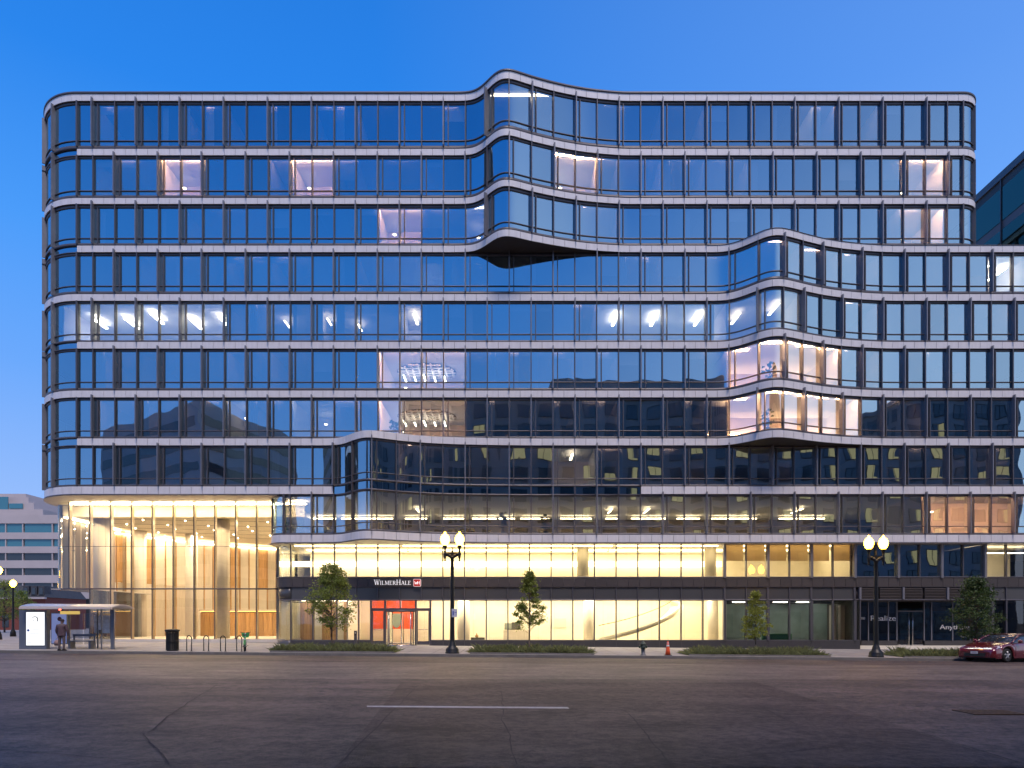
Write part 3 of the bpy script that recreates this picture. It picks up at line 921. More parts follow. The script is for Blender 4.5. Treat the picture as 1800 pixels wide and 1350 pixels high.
# ---- recessed storefront with doors and lettering
SY = 1.7
zs1 = zi0 - .12
mat('shop_blue', (0.025, 0.085, 0.14), 0.5, var=0.7, nscale=1.6, stretch=(1, 1, 1.8))
MB().box(xs_shop0 + .04, xs_shop1, 5.5, 5.7, zf1 - .2, zs1).build('interior_wall', 'int_dark', office)
MB().box(XP(1640, 3.2), XP(1735, 3.2), 3.2, 3.3, zf1 - .1, zf1 + 2.4).build('display_wall', 'shop_blue', office)
MB().box(XP(1582, 3.0), XP(1634, 3.0), 3.0, 3.1, zf1 - .1, zf1 + 2.6).build('display_wall', 'shop_blue', office)
MB().box(xs_shop0 + .05, xs_shop1, PY + .12, 5.4, zs1 - .02, zs1 + .05).build('soffit', 'soffit_dark', office)
gtop = ZP(1062, SY)
gb = ZP(1126, SY)
fr = MB()
for px in (1526, 1561, 1576, 1624, 1637, 1674, 1705, 1738):
    x = XP(px, SY); fr.box(x - .035, x + .035, SY - .06, SY + .08, gb, zs1 - .02)
fr.build('storefront_frame', 'fin', office, kind='stuff')
MB().box(XP(1576.8, SY), XP(1623.2, SY), SY - .05, SY + .07, ZP(1075, SY), ZP(1073.4, SY)).build('door_head', 'fin', office)
for a, b in ((1513, 1526), (1526, 1561), (1561, 1576), (1624, 1637), (1637, 1674), (1674, 1705), (1705, 1738)):
    MB().box(XP(a, SY) + .04, XP(b, SY) - .04, SY, SY + .02, gb, zs1 - .03).build('shop_window', 'glass_clear', office)
    MB().box(XP(a, SY), XP(b, SY), SY - .1, SY + .2, gz(24, 0) - .4, gb - .003).build('plinth_panel', 'plinth', office)
for a, b, s_ in ((1577, 1599.5, 1), (1600.5, 1623, -1)):
    dr = MB().box(XP(a, SY) + .03, XP(b, SY) - .03, SY, SY + .03, gz(24, 0) + .05, ZP(1075.5, SY)).build('shop_door', 'glass_clear', office)
    MB().box(XP(a, SY) + .03, XP(b, SY) - .03, SY - .02, SY + .05, gz(24, 0) - .1, gz(24, 0) + .3).build('door_rail', 'steel', dr)
    hx = XP(598, SY) if False else XP(b - 3 if s_ > 0 else a + 2.5, SY)
    MB().tube((hx, SY - .1, gz(24, 0) + .12), (hx, SY - .1, ZP(1077, SY)), .028, n=8).build('door_handle', 'steel', dr)
mat('letter_white', (0.90, 0.87, 0.82), 0.5)
def letters(txt, px, py, Y, hpx, parent, name='lettering', m='letter_white', width=None, depth=.012, space=1.0):
    h = hpx / F * (Y + D)
    me = text_mesh(txt, h / 0.70, depth, space=space)
    me.materials.clear(); me.materials.append(MATS[m])
    o = link(name, me, parent, (XP(px, Y), Y, ZP(py, Y)))
    o.rotation_euler = (math.pi / 2, 0, 0)
    if width:
        w = max(v.co.x for v in me.vertices) - min(v.co.x for v in me.vertices)
        o.scale = (width / F * (Y + D) / w, 1, 1)
    return o
letters('Realize', 1529.5, 1091, SY - .015, 9.0, office, 'shop_lettering', width=44)
letters('Anything', 1652, 1106, SY - .015, 8.0, office, 'shop_lettering', width=52)
letters('CBRE', 1689, 1120.5, SY - .015, 4.6, office, 'shop_lettering', width=15)
letters('700', 1513.2, 1089, SY - .07, 4.2, office, 'shop_lettering', width=7)

# ---- main entrance with revolving door and red artwork
ex = [652, 677, 731, 756.5]
zh = zP(1072)
fr = MB()
for px in ex:
    x = XP(px, PY); fr.box(x - .06, x + .06, PY - .06, PY + .18, gz(x, 0) - .1, zg1)
fr.box(XP(652, PY), XP(756.5, PY), PY - .05, PY + .17, zP(1074), zP(1069))
fr.box(XP(703.5, PY) - .04, XP(703.5, PY) + .04, PY - .03, PY + .15, zP(1069), zg1)
fr.build('entrance_frame', 'frame', office)
for a, b in ((652, 677), (677, 703.5), (703.5, 731), (731, 756.5)):
    MB().box(XP(a, PY) + .06, XP(b, PY) - .06, PY + .05, PY + .07, zP(1068.8), zg1).build('transom_pane', 'glass_clear', office)
for a, b in ((652, 677), (731, 756.5)):
    x0, x1 = XP(a, PY) + .08, XP(b, PY) - .08
    dr = MB().box(x0, x1, PY + .05, PY + .07, gz(x0, 0) + .3, zP(1074.2)).build('side_door', 'glass_clear', office)
    f2 = MB(); f2.box(x0 - .0, x1, PY + .02, PY + .1, gz(x0, 0) + .05, gz(x0, 0) + .3)
    f2.box(x0, x0 + .06, PY + .02, PY + .1, gz(x0, 0) + .3, zP(1074.2)); f2.box(x1 - .06, x1, PY + .02, PY + .1, gz(x0, 0) + .3, zP(1074.2))
    f2.build('door_frame', 'frame', dr)
    MB().tube((x0 + .1, PY - .02, zf1 + 1.05), (x1 - .1, PY - .02, zf1 + 1.05), .02).build('push_bar', 'steel', dr)
rc, rr = XP(704, PY), 1.02
ryc = PY + .35
g0 = gz(rc, 0) + .02
mb = MB().lathe([(rr + .06, zP(1075.5)), (rr + .06, zP(1072.5))], (rc, ryc, 0), 28); rd = mb.build('revolving_door', 'frame', office)
MB().lathe([(rr + .05, g0 - .05), (rr + .05, g0 + .03)], (rc, ryc, 0), 28).build('door_threshold', 'steel', rd)
for sgn in (-1, 1):
    mb = MB(); n = 8
    for q in range(n + 1):
        a = math.radians(-42 + 84 * q / n) + (0 if sgn > 0 else math.pi)
        mb.v += [(rc + rr * math.cos(a), ryc + rr * math.sin(a), g0 + .03), (rc + rr * math.cos(a), ryc + rr * math.sin(a), zP(1075.6))]
    for q in range(n): mb.face((2 * q, 2 * q + 2, 2 * q + 3, 2 * q + 1), 0, True)
    mb.build('curved_glass', 'glass_clear', rd)
    for t in (-42, 42):
        a = math.radians(t) + (0 if sgn > 0 else math.pi)
        MB().tube((rc + rr * math.cos(a), ryc + rr * math.sin(a), g0), (rc + rr * math.cos(a), ryc + rr * math.sin(a), zP(1075.6)), .035).build('door_post', 'steel', rd)
for q in range(3):
    a = math.radians(90 + 120 * q)
    e = (rc + .96 * math.cos(a), ryc + .96 * math.sin(a))
    mb = MB(); mb.poly([(rc, ryc, g0 + .04), (e[0], e[1], g0 + .04), (e[0], e[1], zP(1077)), (rc, ryc, zP(1077))])
    w_ = mb.build('door_wing', 'glass_clear', rd)
    f2 = MB().tube((e[0], e[1], g0 + .04), (e[0], e[1], zP(1077)), .025, n=6)
    f2.tube((rc, ryc, g0 + .1), (e[0], e[1], g0 + .1), .03, n=6)
    f2.build('wing_frame', 'frame', w_)
MB().tube((rc, ryc, g0), (rc, ryc, zP(1076)), .035).build('door_shaft', 'steel', rd)
AY = 4.6
for a, b in ((650.5, 678), (678.5, 705), (705.5, 731.5)):
    MB().box(XP(a, AY), XP(b, AY), AY, AY + .08, ZP(1105.5, AY), zc1 - .1).build('red_wall_panel', 'red_art', office)
mb = MB(); cx_, cz_ = XP(697, AY), ZP(1091, AY)
ring = [(cx_ + .34 * math.cos(t) , AY - .03, cz_ + .55 * math.sin(t)) for t in [math.pi + math.pi * q / 14 for q in range(15)]] + [(cx_ + .34, AY - .03, cz_ + .55), (cx_ - .34, AY - .03, cz_ + .55)]
mb.poly(ring); mb.build('wall_relief', 'art_green', office)
# ---- sign over the entrance
def serif_sign():
    S = {'W': [((0, 1), (.22, 0), .13), ((.22, 0), (.42, .85), .05), ((.42, .85), (.62, 0), .13), ((.62, 0), (.84, 1), .05)],
         'I': [((.16, 0), (.16, 1), .13)],
         'L': [((.14, 0), (.14, 1), .13), ((.14, .03), (.56, .03), .06), ((.56, .0), (.58, .22), .05)],
         'M': [((.1, 0), (.12, 1), .06), ((.12, 1), (.44, .08), .13), ((.44, .08), (.76, 1), .05), ((.76, 1), (.78, 0), .13)],
         'E': [((.14, 0), (.14, 1), .13), ((.14, .03), (.56, .03), .06), ((.14, .52), (.46, .52), .06), ((.14, .97), (.54, .97), .06), ((.56, .0), (.58, .2), .05), ((.54, 1), (.54, .8), .05)],
         'R': [((.14, 0), (.14, 1), .13), ((.14, .97), (.4, .97), .06), ((.4, .97), (.54, .86), .09), ((.54, .86), (.54, .64), .12), ((.54, .64), (.4, .5), .09), ((.4, .5), (.14, .5), .06), ((.34, .5), (.64, 0), .13)],
         'H': [((.14, 0), (.14, 1), .13), ((.66, 0), (.66, 1), .13), ((.14, .51), (.66, .51), .06)],
         'A': [((.05, 0), (.36, 1), .05), ((.36, 1), (.68, 0), .13), ((.16, .33), (.56, .33), .05)]}
    SER = {'W': [(0, 1), (.42, 1), (.84, 1)], 'I': [(.16, 0), (.16, 1)], 'L': [(.14, 0), (.14, 1)], 'M': [(.1, 0), (.1, 1), (.78, 0), (.78, 1)], 'E': [(.12, 0), (.12, 1)], 'R': [(.14, 0), (.12, 1), (.66, 0)], 'H': [(.14, 0), (.14, 1), (.66, 0), (.66, 1)], 'A': [(.05, 0), (.68, 0)]}
    ADV = {'W': .92, 'I': .34, 'L': .66, 'M': .94, 'E': .68, 'R': .74, 'H': .84, 'A': .76}
    out, x = [], 0.0
    for ch, sz in zip('WILMERHALE', (1, .78, .78, .78, .78, .78, 1, .78, .78, .78)):
        mb = MB()
        for (ax, ay), (bx, by), w in S[ch]:
            d = Vector((bx - ax, by - ay, 0)); d.normalize(); n = Vector((-d.y, d.x, 0)) * w / 2
            q = [(ax - n.x, ay - n.y), (bx - n.x, by - n.y), (bx + n.x, by + n.y), (ax + n.x, ay + n.y)]
            b = len(mb.v)
            mb.v += [(p[0], 0, p[1]) for p in q] + [(p[0], .12, p[1]) for p in q]
            for f in ((0, 1, 2, 3), (7, 6, 5, 4), (0, 4, 5, 1), (1, 5, 6, 2), (2, 6, 7, 3), (3, 7, 4, 0)): mb.face([b + i for i in f])
        for sx, sy in SER[ch]:
            mb.box(sx - .14, sx + .14, -.004, .118, sy - .025, sy + .025)
        mb.v = [(p[0] * sz + x, p[1], p[2] * sz) for p in mb.v]
        out.append(mb); x += ADV[ch] * sz + .06
    return out, x
sgn, wtot = serif_sign()
sw = (723.5 - 659) / F * (D + PY)
sign = thing('entrance_sign', (XP(659, PY), PY - .13, zP(1028)), 'illuminated white serif company name with square red monogram on dark fascia', 'sign')
k_ = sw / wtot
hh = 8.6 / F * (D + PY)
mat('sign_white', (0.85, 0.83, 0.82), 0.4, emit=(1, .93, .9), estr=0.55)
mat('sign_red', (0.50, 0.02, 0.015), 0.4, emit=(.6, .03, .02), estr=0.3)
for mb in sgn:
    mb.v = [(p[0] * k_, p[1] * .3, p[2] * hh) for p in mb.v]
    mb.build('letter', 'sign_white', sign)
x0 = XP(727, PY) - XP(659, PY); s_ = 13.2 / F * (D + PY)
lz = -3.2 / F * (D + PY)
def rrect(mb, x0, z0, w, y0, y1, r=.08, mi=0):
    pts = []
    for cx, cz, a0 in ((x0 + w - r, z0 + r, -90), (x0 + w - r, z0 + w - r, 0), (x0 + r, z0 + w - r, 90), (x0 + r, z0 + r, 180)):
        for q in range(4):
            a = math.radians(a0 + 30 * q); pts.append((cx + r * math.cos(a), cz + r * math.sin(a)))
    b = len(mb.v); n = len(pts)
    mb.v += [(p[0], y0, p[1]) for p in pts] + [(p[0], y1, p[1]) for p in pts]
    mb.face(list(range(b, b + n)), mi)
    for i in range(n): mb.face((b + i, b + n + i, b + n + (i + 1) % n, b + (i + 1) % n), mi)
lg = MB(); rrect(lg, x0, lz, s_, .0, .1); lo = lg.build('logo_border', 'sign_white', sign)
lg = MB(); rrect(lg, x0 + .022, lz + .022, s_ - .044, -.02, .05, .07); lg.build('logo_plate', 'sign_red', lo)
lg = MB()
for (ax, ay), (bx, by), w in [((.18, .70), (.27, .30), .075), ((.27, .30), (.38, .58), .05), ((.38, .58), (.48, .30), .075), ((.48, .30), (.58, .70), .05), ((.60, .28), (.60, .72), .06), ((.82, .28), (.82, .72), .075), ((.6, .5), (.82, .5), .05)]:
    d = Vector((bx - ax, by - ay, 0)).normalized(); n = Vector((-d.y, d.x, 0)) * w / 2
    q = [(ax - n.x, ay - n.y), (bx - n.x, by - n.y), (bx + n.x, by + n.y), (ax + n.x, ay + n.y)]
    b = len(lg.v)
    lg.v += [(x0 + p[0] * s_, -.05, lz + p[1] * s_) for p in q] + [(x0 + p[0] * s_, 0.0, lz + p[1] * s_) for p in q]
    for f in ((0, 1, 2, 3), (7, 6, 5, 4), (0, 4, 5, 1), (1, 5, 6, 2), (2, 6, 7, 3), (3, 7, 4, 0)): lg.face([b + i for i in f])
lg.build('logo_monogram', 'sign_white', lo)

# ------------------------------------------------------------------ corner lobby
LY = 2.5
zl1 = ZP(868.3) - .11
zlow = ZP(1035, LY)
zmid = ZP(960.5, LY)
lg_px = [121, 157.5, 194, 230.7, 267.3, 304, 340.6, 377.2, 413.8, 450.4]
lx = [XP(p, LY) for p in lg_px] + [-15.2]
fr = MB()
for j, x in enumerate(lx[:-1]):
    zb_ = gz(x, LY) if j >= 1 else zlow
    fr.box(x - .03, x + .03, LY - .02, LY + .06, zb_, zl1)
ribbon(fr, TL, TL.XL - 1.5 * math.pi / 2 - 9, -15.2, zlow - .05, zlow + .05, -.02, .12)
fr.build('lobby_frame', 'frame', office)
b_ = MB(); ribbon(b_, TL, TL.XL - 1.5 * math.pi / 2 - 9, -15.2, zmid - .012, zmid + .012, -.005, .05); b_.build('glazing_joint', 'frame', office)
mat('lobby_fin', (0.48, 0.40, 0.29), 0.3, metal=0.4)
for j, x in enumerate(lx[:-1]):
    zb_ = gz(x, LY) if j >= 1 else zlow
    MB().box(x - .025, x + .025, LY + .06, LY + .36, zb_, zl1).build('glass_fin', 'lobby_fin', office)
for a, b in zip(lx[:-1], lx[1:]):
    pane(TL, a, b, zmid + .01, zl1, 0.0, 'glass_clear', bonus=3)
    pane(TL, a, b, zlow + .05, zmid - .01, 0.0, 'glass_clear', bonus=3)
    if a > lx[0] + .1: pane(TL, a, b, gz(a, LY), zlow - .05, 0.0, 'glass_clear', bonus=3)
ul = [TL.XL, TL.XL - 1.5 * math.pi / 2] + [TL.XL - 1.5 * math.pi / 2 - 1.5 * q for q in range(1, 7)]
for q, (b, a) in enumerate(zip(ul[:-1], ul[1:])):
    pane(TL, a, b, zmid + .01, zl1, 0.0, 'glass_clear', bonus=3 if q < 1 else .3)
    pane(TL, a, b, zlow + .05, zmid - .01, 0.0, 'glass_clear', bonus=3 if q < 1 else .3)
    (x, y), n = TL.at(a)
    b3 = MB().box(-.025, .025, .06, .5, zlow, zl1); b3.xform(Matrix.Translation((x, y, 0)) @ Matrix.Rotation(math.atan2(n[0], -n[1]), 4, 'Z')); b3.build('glass_fin', 'lobby_fin', office)
# undercut at the corner: set-back lower glazing and the floor edge above it
xu = lx[1]
MB().box(xu - .03, xu + .03, LY, LY + 7, gz(xu, LY), zlow - .06).build('lobby_side_glass', 'glass_clear', office)
MB().box(TL.XL - 1.4, xu, LY + .15, LY + 9, zlow - .04, zlow + .02).build('overhang_soffit', 'soffit', office)
zcl = 9.75
MB().box(-33.8, -15.6, LY + 1.45, 28, zcl, zcl + .12).build('lobby_ceiling', 'cream', office)
MB().box(-33.8, -15.6, LY + 1.40, LY + 1.45, zcl, zl1 - .02).build('cove_upstand', 'cream', office)
for a, b in zip(lx[:-1], lx[1:]):
    lamp_box('cove_lamp', 'cove_front', a + .02, b - .02, LY + .25, LY + .6, zl1 - .10, zl1 - .04)
lamp_box('cove_lamp', 'cove_lobby', -33.5, -33.2, LY + 1.0, LY + 8, zcl - .12, zcl - .06)
MB().box(-34.0, -16.6, LY - .1, 28, gz(-25, 0) + .0, gz(-25, LY) + .22).build('lobby_floor', 'stone', office)
for px, y, r in ((179, 5.0, .58), (392, 5.2, .50), (246, 11.5, .52), (337, 13.5, .52)):
    c = XP(px, y); mb = MB().lathe([(r, 0), (r, 9.6)], (c, y, gz(c, 4)), 28)
    cl_ = mb.build('lobby_column', 'stone', office)
    sm_ = MB()
    for q in range(8):
        a = math.pi * 2 * q / 8 + .2; sm_.box(c + (r + .002) * math.cos(a) - .008, c + (r + .002) * math.cos(a) + .008, y + (r + .002) * math.sin(a) - .008, y + (r + .002) * math.sin(a) + .008, gz(c, 4), 9.7)
    sm_.build('column_joint', 'timber_pale', cl_, kind='stuff')
# rear wall: panels along a receding curve, timber strips between, cove above
wall_pts = smooth([(-34.4, 9.0, 0), (-33.2, 12.6, 0), (-30.8, 17.0, 0), (-28.0, 20.5, 0), (-24.5, 23.5, 0), (-20.5, 25.5, 0), (-16.0, 26.5, 0)], 5)
zsplit = 5.3
random.seed(11)
for j, (p, q) in enumerate(zip(wall_pts[:-1], wall_pts[1:])):
    d = (q - p); L = d.length; ang = math.atan2(d.y, d.x)
    for z0, z1, sh in ((0.0, zsplit - .04, 0), (zsplit, 9.3, 1)):
        m = random.choice(('stone', 'stone', 'timber_pale', 'cream') if sh else ('stone', 'timber_pale', 'timber_pale', 'stone'))
        if sh and rnd() < .14: m = 'timber'
        link('wall_panel', MB().box(.07, L - .07, 0, .1, z0, z1).mesh('wall_panel', m), office, tuple(p), ang)
    link('timber_strip', MB().box(-.045, .045, -.05, .12, 0, 9.3).mesh('timber_strip', 'timber'), office, tuple(p), ang)
    link('cove_lamp', MB().box(0, L, -.28, -.12, 0, .06).mesh('cove_lamp', 'cove_lobby'), office, (p.x, p.y, 9.42), ang)
    link('wall_head', MB().box(-.05, L + .05, .12, .2, 0, 9.75).mesh('wall_head', 'cream'), office, tuple(p), ang)
# low timber room on the right of the lobby
TY = 15.0
x0, x1 = XP(352, TY), -16.2
zt_ = ZP(1074, TY)
n = 30
for q in range(n):
    a = x0 + (x1 - x0) * q / n
    MB().box(a + .012, a + (x1 - x0) / n - .012, TY - .02 * (q % 2), TY + .1, .3, zt_ - .18).build('timber_board', 'timber', office)
MB().box(x0, x1, TY - .3, TY + .3, zt_, zt_ + .12).build('timber_canopy', 'stone', office)
lamp_box('cove_lamp', 'cove_orange', x0 + .1, x1 - .1, TY - .25, TY - .15, zt_ - .07, zt_ - .03)
MB().box(x0, x1, TY + .12, TY + .2, .3, zt_ - .002).build('interior_wall', 'int_dark', office)
for s0, z0 in ((10.0, 0), (12.0, 0)): pass
MB().box(-17.4, -17.2, 2.9, 26, .2, 9.7).build('interior_wall', 'cream', office)
# ceiling slots with downlights
for q in range(5):
    ya, yb = 4.6 + 2.4 * q, 6.4 + 3.0 * q
    sl = MB(); d = Vector((16, yb - ya, 0)); L = d.length
    so = link('ceiling_slot', MB().box(0, L, -.04, .04, -.012, 0).mesh('slot', 'dark'), office, (-33, ya, zcl - .002), math.atan2(d.y, d.x))
    for t in range(5):
        al = bpy.data.lights.new('lobby_spot', 'AREA'); al.shape = 'DISK'; al.size = .5; al.energy = 120; al.color = (1, .78, .50)
        ao = bpy.data.objects.new('lobby_spot', al); COL.objects.link(ao); ao.parent = so
        ao.location = (1.5 + 3.1 * t + .6 * (q % 2), 0, -.12)
        link('downlight', MB().lathe([(.06, -.05), (.06, 0)], (1.5 + 3.1 * t + .6 * (q % 2), 0, -.012), 8).mesh('downlight', 'downlight'), so)

# ------------------------------------------------------------------ emit panes and panels: the largest 300 singly, the rest joined
def emit_panes(limit=300):
    PANE_SPECS.sort(key=lambda s: -s[0])
    rest = {}
    for j, (A, T, a, b, z0, z1, off, m, name) in enumerate(PANE_SPECS):
        if j < limit:
            if straight(T, a, b):
                w, h = b - a, z1 - z0
                key = (round(w, 2), round(h, 2), m)
                if key not in _cache:
                    mb = MB(); mb.poly([(0, 0, 0), (w, 0, 0), (w, 0, h), (0, 0, h)])
                    _cache[key] = mb.mesh('pane', m)
                (x, y), n = T.at(a, off)
                link(name, _cache[key], office, (x, y, z0), math.atan2(n[0], -n[1]))
            else:
                sheet(MB(), T, a, b, z0, z1, off).build(name, m, office)
        else:
            sheet(rest.setdefault((name, m), MB()), T, a, b, z0, z1, off)
    for (name, m), mb in rest.items():
        mb.build(name, m, office, kind='stuff')
def emit_panels(limit=300):
    PANEL_SPECS.sort(key=lambda s: -s[0])
    rest = {}
    for j, (A, T, a, b, z0, z1, m, name, gap) in enumerate(PANEL_SPECS):
        if j < limit:
            if straight(T, a, b):
                w, h = b - a, z1 - z0
                key = ('p', round(w, 2), round(h, 2), m)
                if key not in _cache:
                    _cache[key] = MB().box(gap, w - gap, 0, .045, 0, h).mesh('panel', m)
                (x, y), n = T.at(a, 0)
                link(name, _cache[key], office, (x, y, z0), math.atan2(n[0], -n[1]))
            else:
                ribbon(MB(), T, a + gap, b - gap, z0, z1, 0, .045, step=.13, smooth=False).build(name, m, office)
        else:
            ribbon(rest.setdefault((name, m), MB()), T, a + gap, b - gap, z0, z1, 0, .045, step=.13, smooth=False)
    for (name, m), mb in rest.items():
        mb.build(name, m, office, kind='stuff')
emit_panes(); emit_panels()
# back of the building and roof
MB().box(-34.2, 38.7, BACK + .01, BACK + .5, -.5, ZP(431)).build('rear_wall', 'plinth', office)
MB().box(-34.2, 32.6, BACK + .01, BACK + .5, ZP(431) + .01, ZP(165)).build('rear_wall', 'plinth', office)
# ------------------------------------------------------------------ ground
mat('asphalt', (0.074, 0.051, 0.046), 0.6, var=0.30, nscale=0.35, bump=0.9, bscale=38, spec=0.4)
mat('concrete', (0.30, 0.275, 0.255), 0.8, var=0.16, nscale=0.8, bump=0.15, bscale=30)
mat('kerb_stone', (0.16, 0.15, 0.14), 0.75, var=0.15, nscale=1.5)
mat('earth', (0.09, 0.08, 0.07), 0.9, var=0.2, nscale=0.05)
def road_grain(name, amp):
    m = MATS[name]; n, l = m.node_tree.nodes, m.node_tree.links
    b = n.get('Principled BSDF')
    src = b.inputs['Base Color'].links[0].from_socket
    geo = n.new('ShaderNodeNewGeometry')
    t = n.new('ShaderNodeTexNoise'); t.inputs['Scale'].default_value = 22; t.inputs['Detail'].default_value = 6; t.inputs['Roughness'].default_value = .75
    l.new(geo.outputs['Position'], t.inputs['Vector'])
    t2 = n.new('ShaderNodeTexNoise'); t2.inputs['Scale'].default_value = 1.0; t2.inputs['Detail'].default_value = 5
    st = n.new('ShaderNodeVectorMath'); st.operation = 'MULTIPLY'; st.inputs[1].default_value = (.35, .9, 1)
    l.new(geo.outputs['Position'], st.inputs[0]); l.new(st.outputs[0], t2.inputs['Vector'])
    ad = n.new('ShaderNodeMath'); ad.operation = 'ADD'; l.new(t.outputs[0], ad.inputs[0]); l.new(t2.outputs[0], ad.inputs[1])
    t3 = n.new('ShaderNodeTexNoise'); t3.inputs['Scale'].default_value = 5.0; t3.inputs['Detail'].default_value = 8; t3.inputs['Roughness'].default_value = .8
    l.new(geo.outputs['Position'], t3.inputs['Vector'])
    sp3 = n.new('ShaderNodeMapRange'); sp3.inputs['From Min'].default_value = .40; sp3.inputs['From Max'].default_value = .60; sp3.inputs['To Min'].default_value = -.22; sp3.inputs['To Max'].default_value = .22
    l.new(t3.outputs[0], sp3.inputs[0])
    ad2 = n.new('ShaderNodeMath'); ad2.operation = 'ADD'; l.new(ad.outputs[0], ad2.inputs[0]); l.new(sp3.outputs[0], ad2.inputs[1])
    ad = ad2
    r = n.new('ShaderNodeMapRange'); r.inputs['From Min'].default_value = .72; r.inputs['From Max'].default_value = 1.28; r.inputs['To Min'].default_value = 1 - amp; r.inputs['To Max'].default_value = 1 + amp
    l.new(ad.outputs[0], r.inputs[0])
    vm = n.new('ShaderNodeVectorMath'); vm.operation = 'SCALE'
    l.new(src, vm.inputs[0]); l.new(r.outputs[0], vm.inputs['Scale']); l.new(vm.outputs[0], b.inputs['Base Color'])
road_grain('asphalt', .75)
def grid(xs, ys, zf, name, m, kind='structure'):
    mb = MB()
    for y in ys:
        for x in xs: mb.v.append((x, y, zf(x, y)))
    n = len(xs)
    for j in range(len(ys) - 1):
        for i in range(n - 1):
            mb.face((j * n + i, j * n + i + 1, (j + 1) * n + i + 1, (j + 1) * n + i), 0, True)
    return mb.build(name, m, None, kind=kind)
XS = [-2500, -300, -70, -50, -30, -10, 10, 30, 50, 70, 300, 2500]
grid([-3000, -70, 70, 3000], [-3000, 3000], lambda x, y: slope(x) - .45, 'ground', 'earth')
grid(XS, [-45.2 + (35.6) * i / 20 for i in range(21)], lambda x, y: rz(x, max(y, -45.2)), 'road', 'asphalt')
grid(XS, [KERB_Y + .15, -2, 4.4, 60, 300], gz, 'pavement', 'concrete')
OPP = -45.2
mat('joint', (0.14, 0.125, 0.115), 0.9)
pj = MB()
for q in range(-40, 41):
    x = q * 1.5
    pj.poly([(x - .015, KERB_Y + .16, gz(x, KERB_Y + .16) + .004), (x + .015, KERB_Y + .16, gz(x, KERB_Y + .16) + .004), (x + .015, 4.3, gz(x, 4.3) + .004), (x - .015, 4.3, gz(x, 4.3) + .004)])
for y in (-7.0, -4.5, -2.0):
    for q in range(-40, 40):
        a, b = q * 1.5 + .016, q * 1.5 + 1.484
        pj.poly([(a, y - .02, gz(a, y - .02) + .004), (b, y - .02, gz(b, y - .02) + .004), (b, y + .02, gz(b, y + .02) + .004), (a, y + .02, gz(a, y + .02) + .004)])
pj.build('pavement_joint', 'joint', None, kind='structure')
grid(XS, [-60, OPP - .15], lambda x, y: slope(x), 'opposite_pavement', 'concrete')
for (y0, y1, nm) in ((KERB_Y, KERB_Y + .148, 'kerb'), (OPP - .148, OPP, 'opposite_kerb')):
    mb = MB()
    x = -64.0
    while x < 64:
        a, b = x + .006, x + 1.994
        zA, zB = slope(a), slope(b)
        o = len(mb.v)
        mb.v += [(a, y0, zA - .4), (b, y0, zB - .4), (b, y1, zB - .4), (a, y1, zA - .4), (a, y0, zA + .004), (b, y0, zB + .004), (b, y1, zB + .004), (a, y1, zA + .004)]
        for q in ((0, 3, 2, 1), (4, 5, 6, 7), (0, 1, 5, 4), (1, 2, 6, 5), (2, 3, 7, 6), (3, 0, 4, 7)): mb.face([o + i for i in q])
        x += 2.0
    mb.build(nm, 'kerb_stone', None, kind='structure')
# ------------------------------------------------------------------ neighbouring buildings
mat('limestone', (0.30, 0.26, 0.24), 0.8, var=0.08, nscale=0.5)
mat('dark_pane', (0.03, 0.04, 0.05), 0.08, spec=0.8)
glow('lit_pane', (1.0, 0.70, 0.36), 0.55)
mat('pale_concrete', (0.47, 0.42, 0.42), 0.8, var=0.05, nscale=0.3)
# block across the street, behind the viewer: seen in the facade's reflections
OY = -57.0
opp = thing('stone_office_block', (0, OY, 0), 'stone office block with square windows across the street, reflected in the glass', 'building')
MB().box(-17, 78, -22, 0, -1, 36.2).build('wall', 'limestone', opp)
MB().box(-17.3, 78.3, -22.3, .35, 36.2, 37.0).build('cornice', 'limestone', opp)
MB().box(6, 40, -16, -5, 37.0, 41.0).build('roof_plant', 'limestone', opp)
wmesh = {}
for m in ('dark_pane', 'lit_pane'):
    mb = MB()
    mb.box(-.95, .95, .001, .10, -.10, 0, 0); mb.box(-.95, -.87, .001, .08, 0, 1.95, 0); mb.box(.87, .95, .001, .08, 0, 1.95, 0); mb.box(-.95, .95, .001, .08, 1.95, 2.03, 0); mb.box(-.03, .03, .001, .07, 0, 1.95, 0)
    mb.box(-.87, .87, .0, .03, 0, 1.95, 1)
    if m == 'lit_pane':
        for v, (x0, x1, z0, z1) in enumerate(((-.86, .86, 1.0, 1.94), (-.86, -.1, .0, 1.94), (-.86, .86, .0, .7), (.2, .86, .3, 1.94))):
            m2 = MB().add(mb); m2.box(x0, x1, .031, .04, z0 + .005, z1, 2)
            wmesh['lit%d' % v] = m2.mesh('window', ['dark', m, 'dark_pane'])
    wmesh[m] = mb.mesh('window', ['dark', m])
random.seed(5)
for fl in range(10):
    for c in range(28):
        x = -15 + 3.35 * c; z = 4.6 + 3.2 * fl
        lit = rnd() < (.5 if (x > 11 and 10 < z < 28) else .06)
        link('window', wmesh[random.choice(('lit_pane', 'lit0', 'lit1', 'lit2', 'lit3')) if lit else 'dark_pane'], opp, (x, .0, z))
for q in range(8):
    MB().box(-6 + 10.4 * q, -6 + 10.4 * q + 9, .002, .12, .3, 3.4).build('shop_window', 'dark_pane', opp)
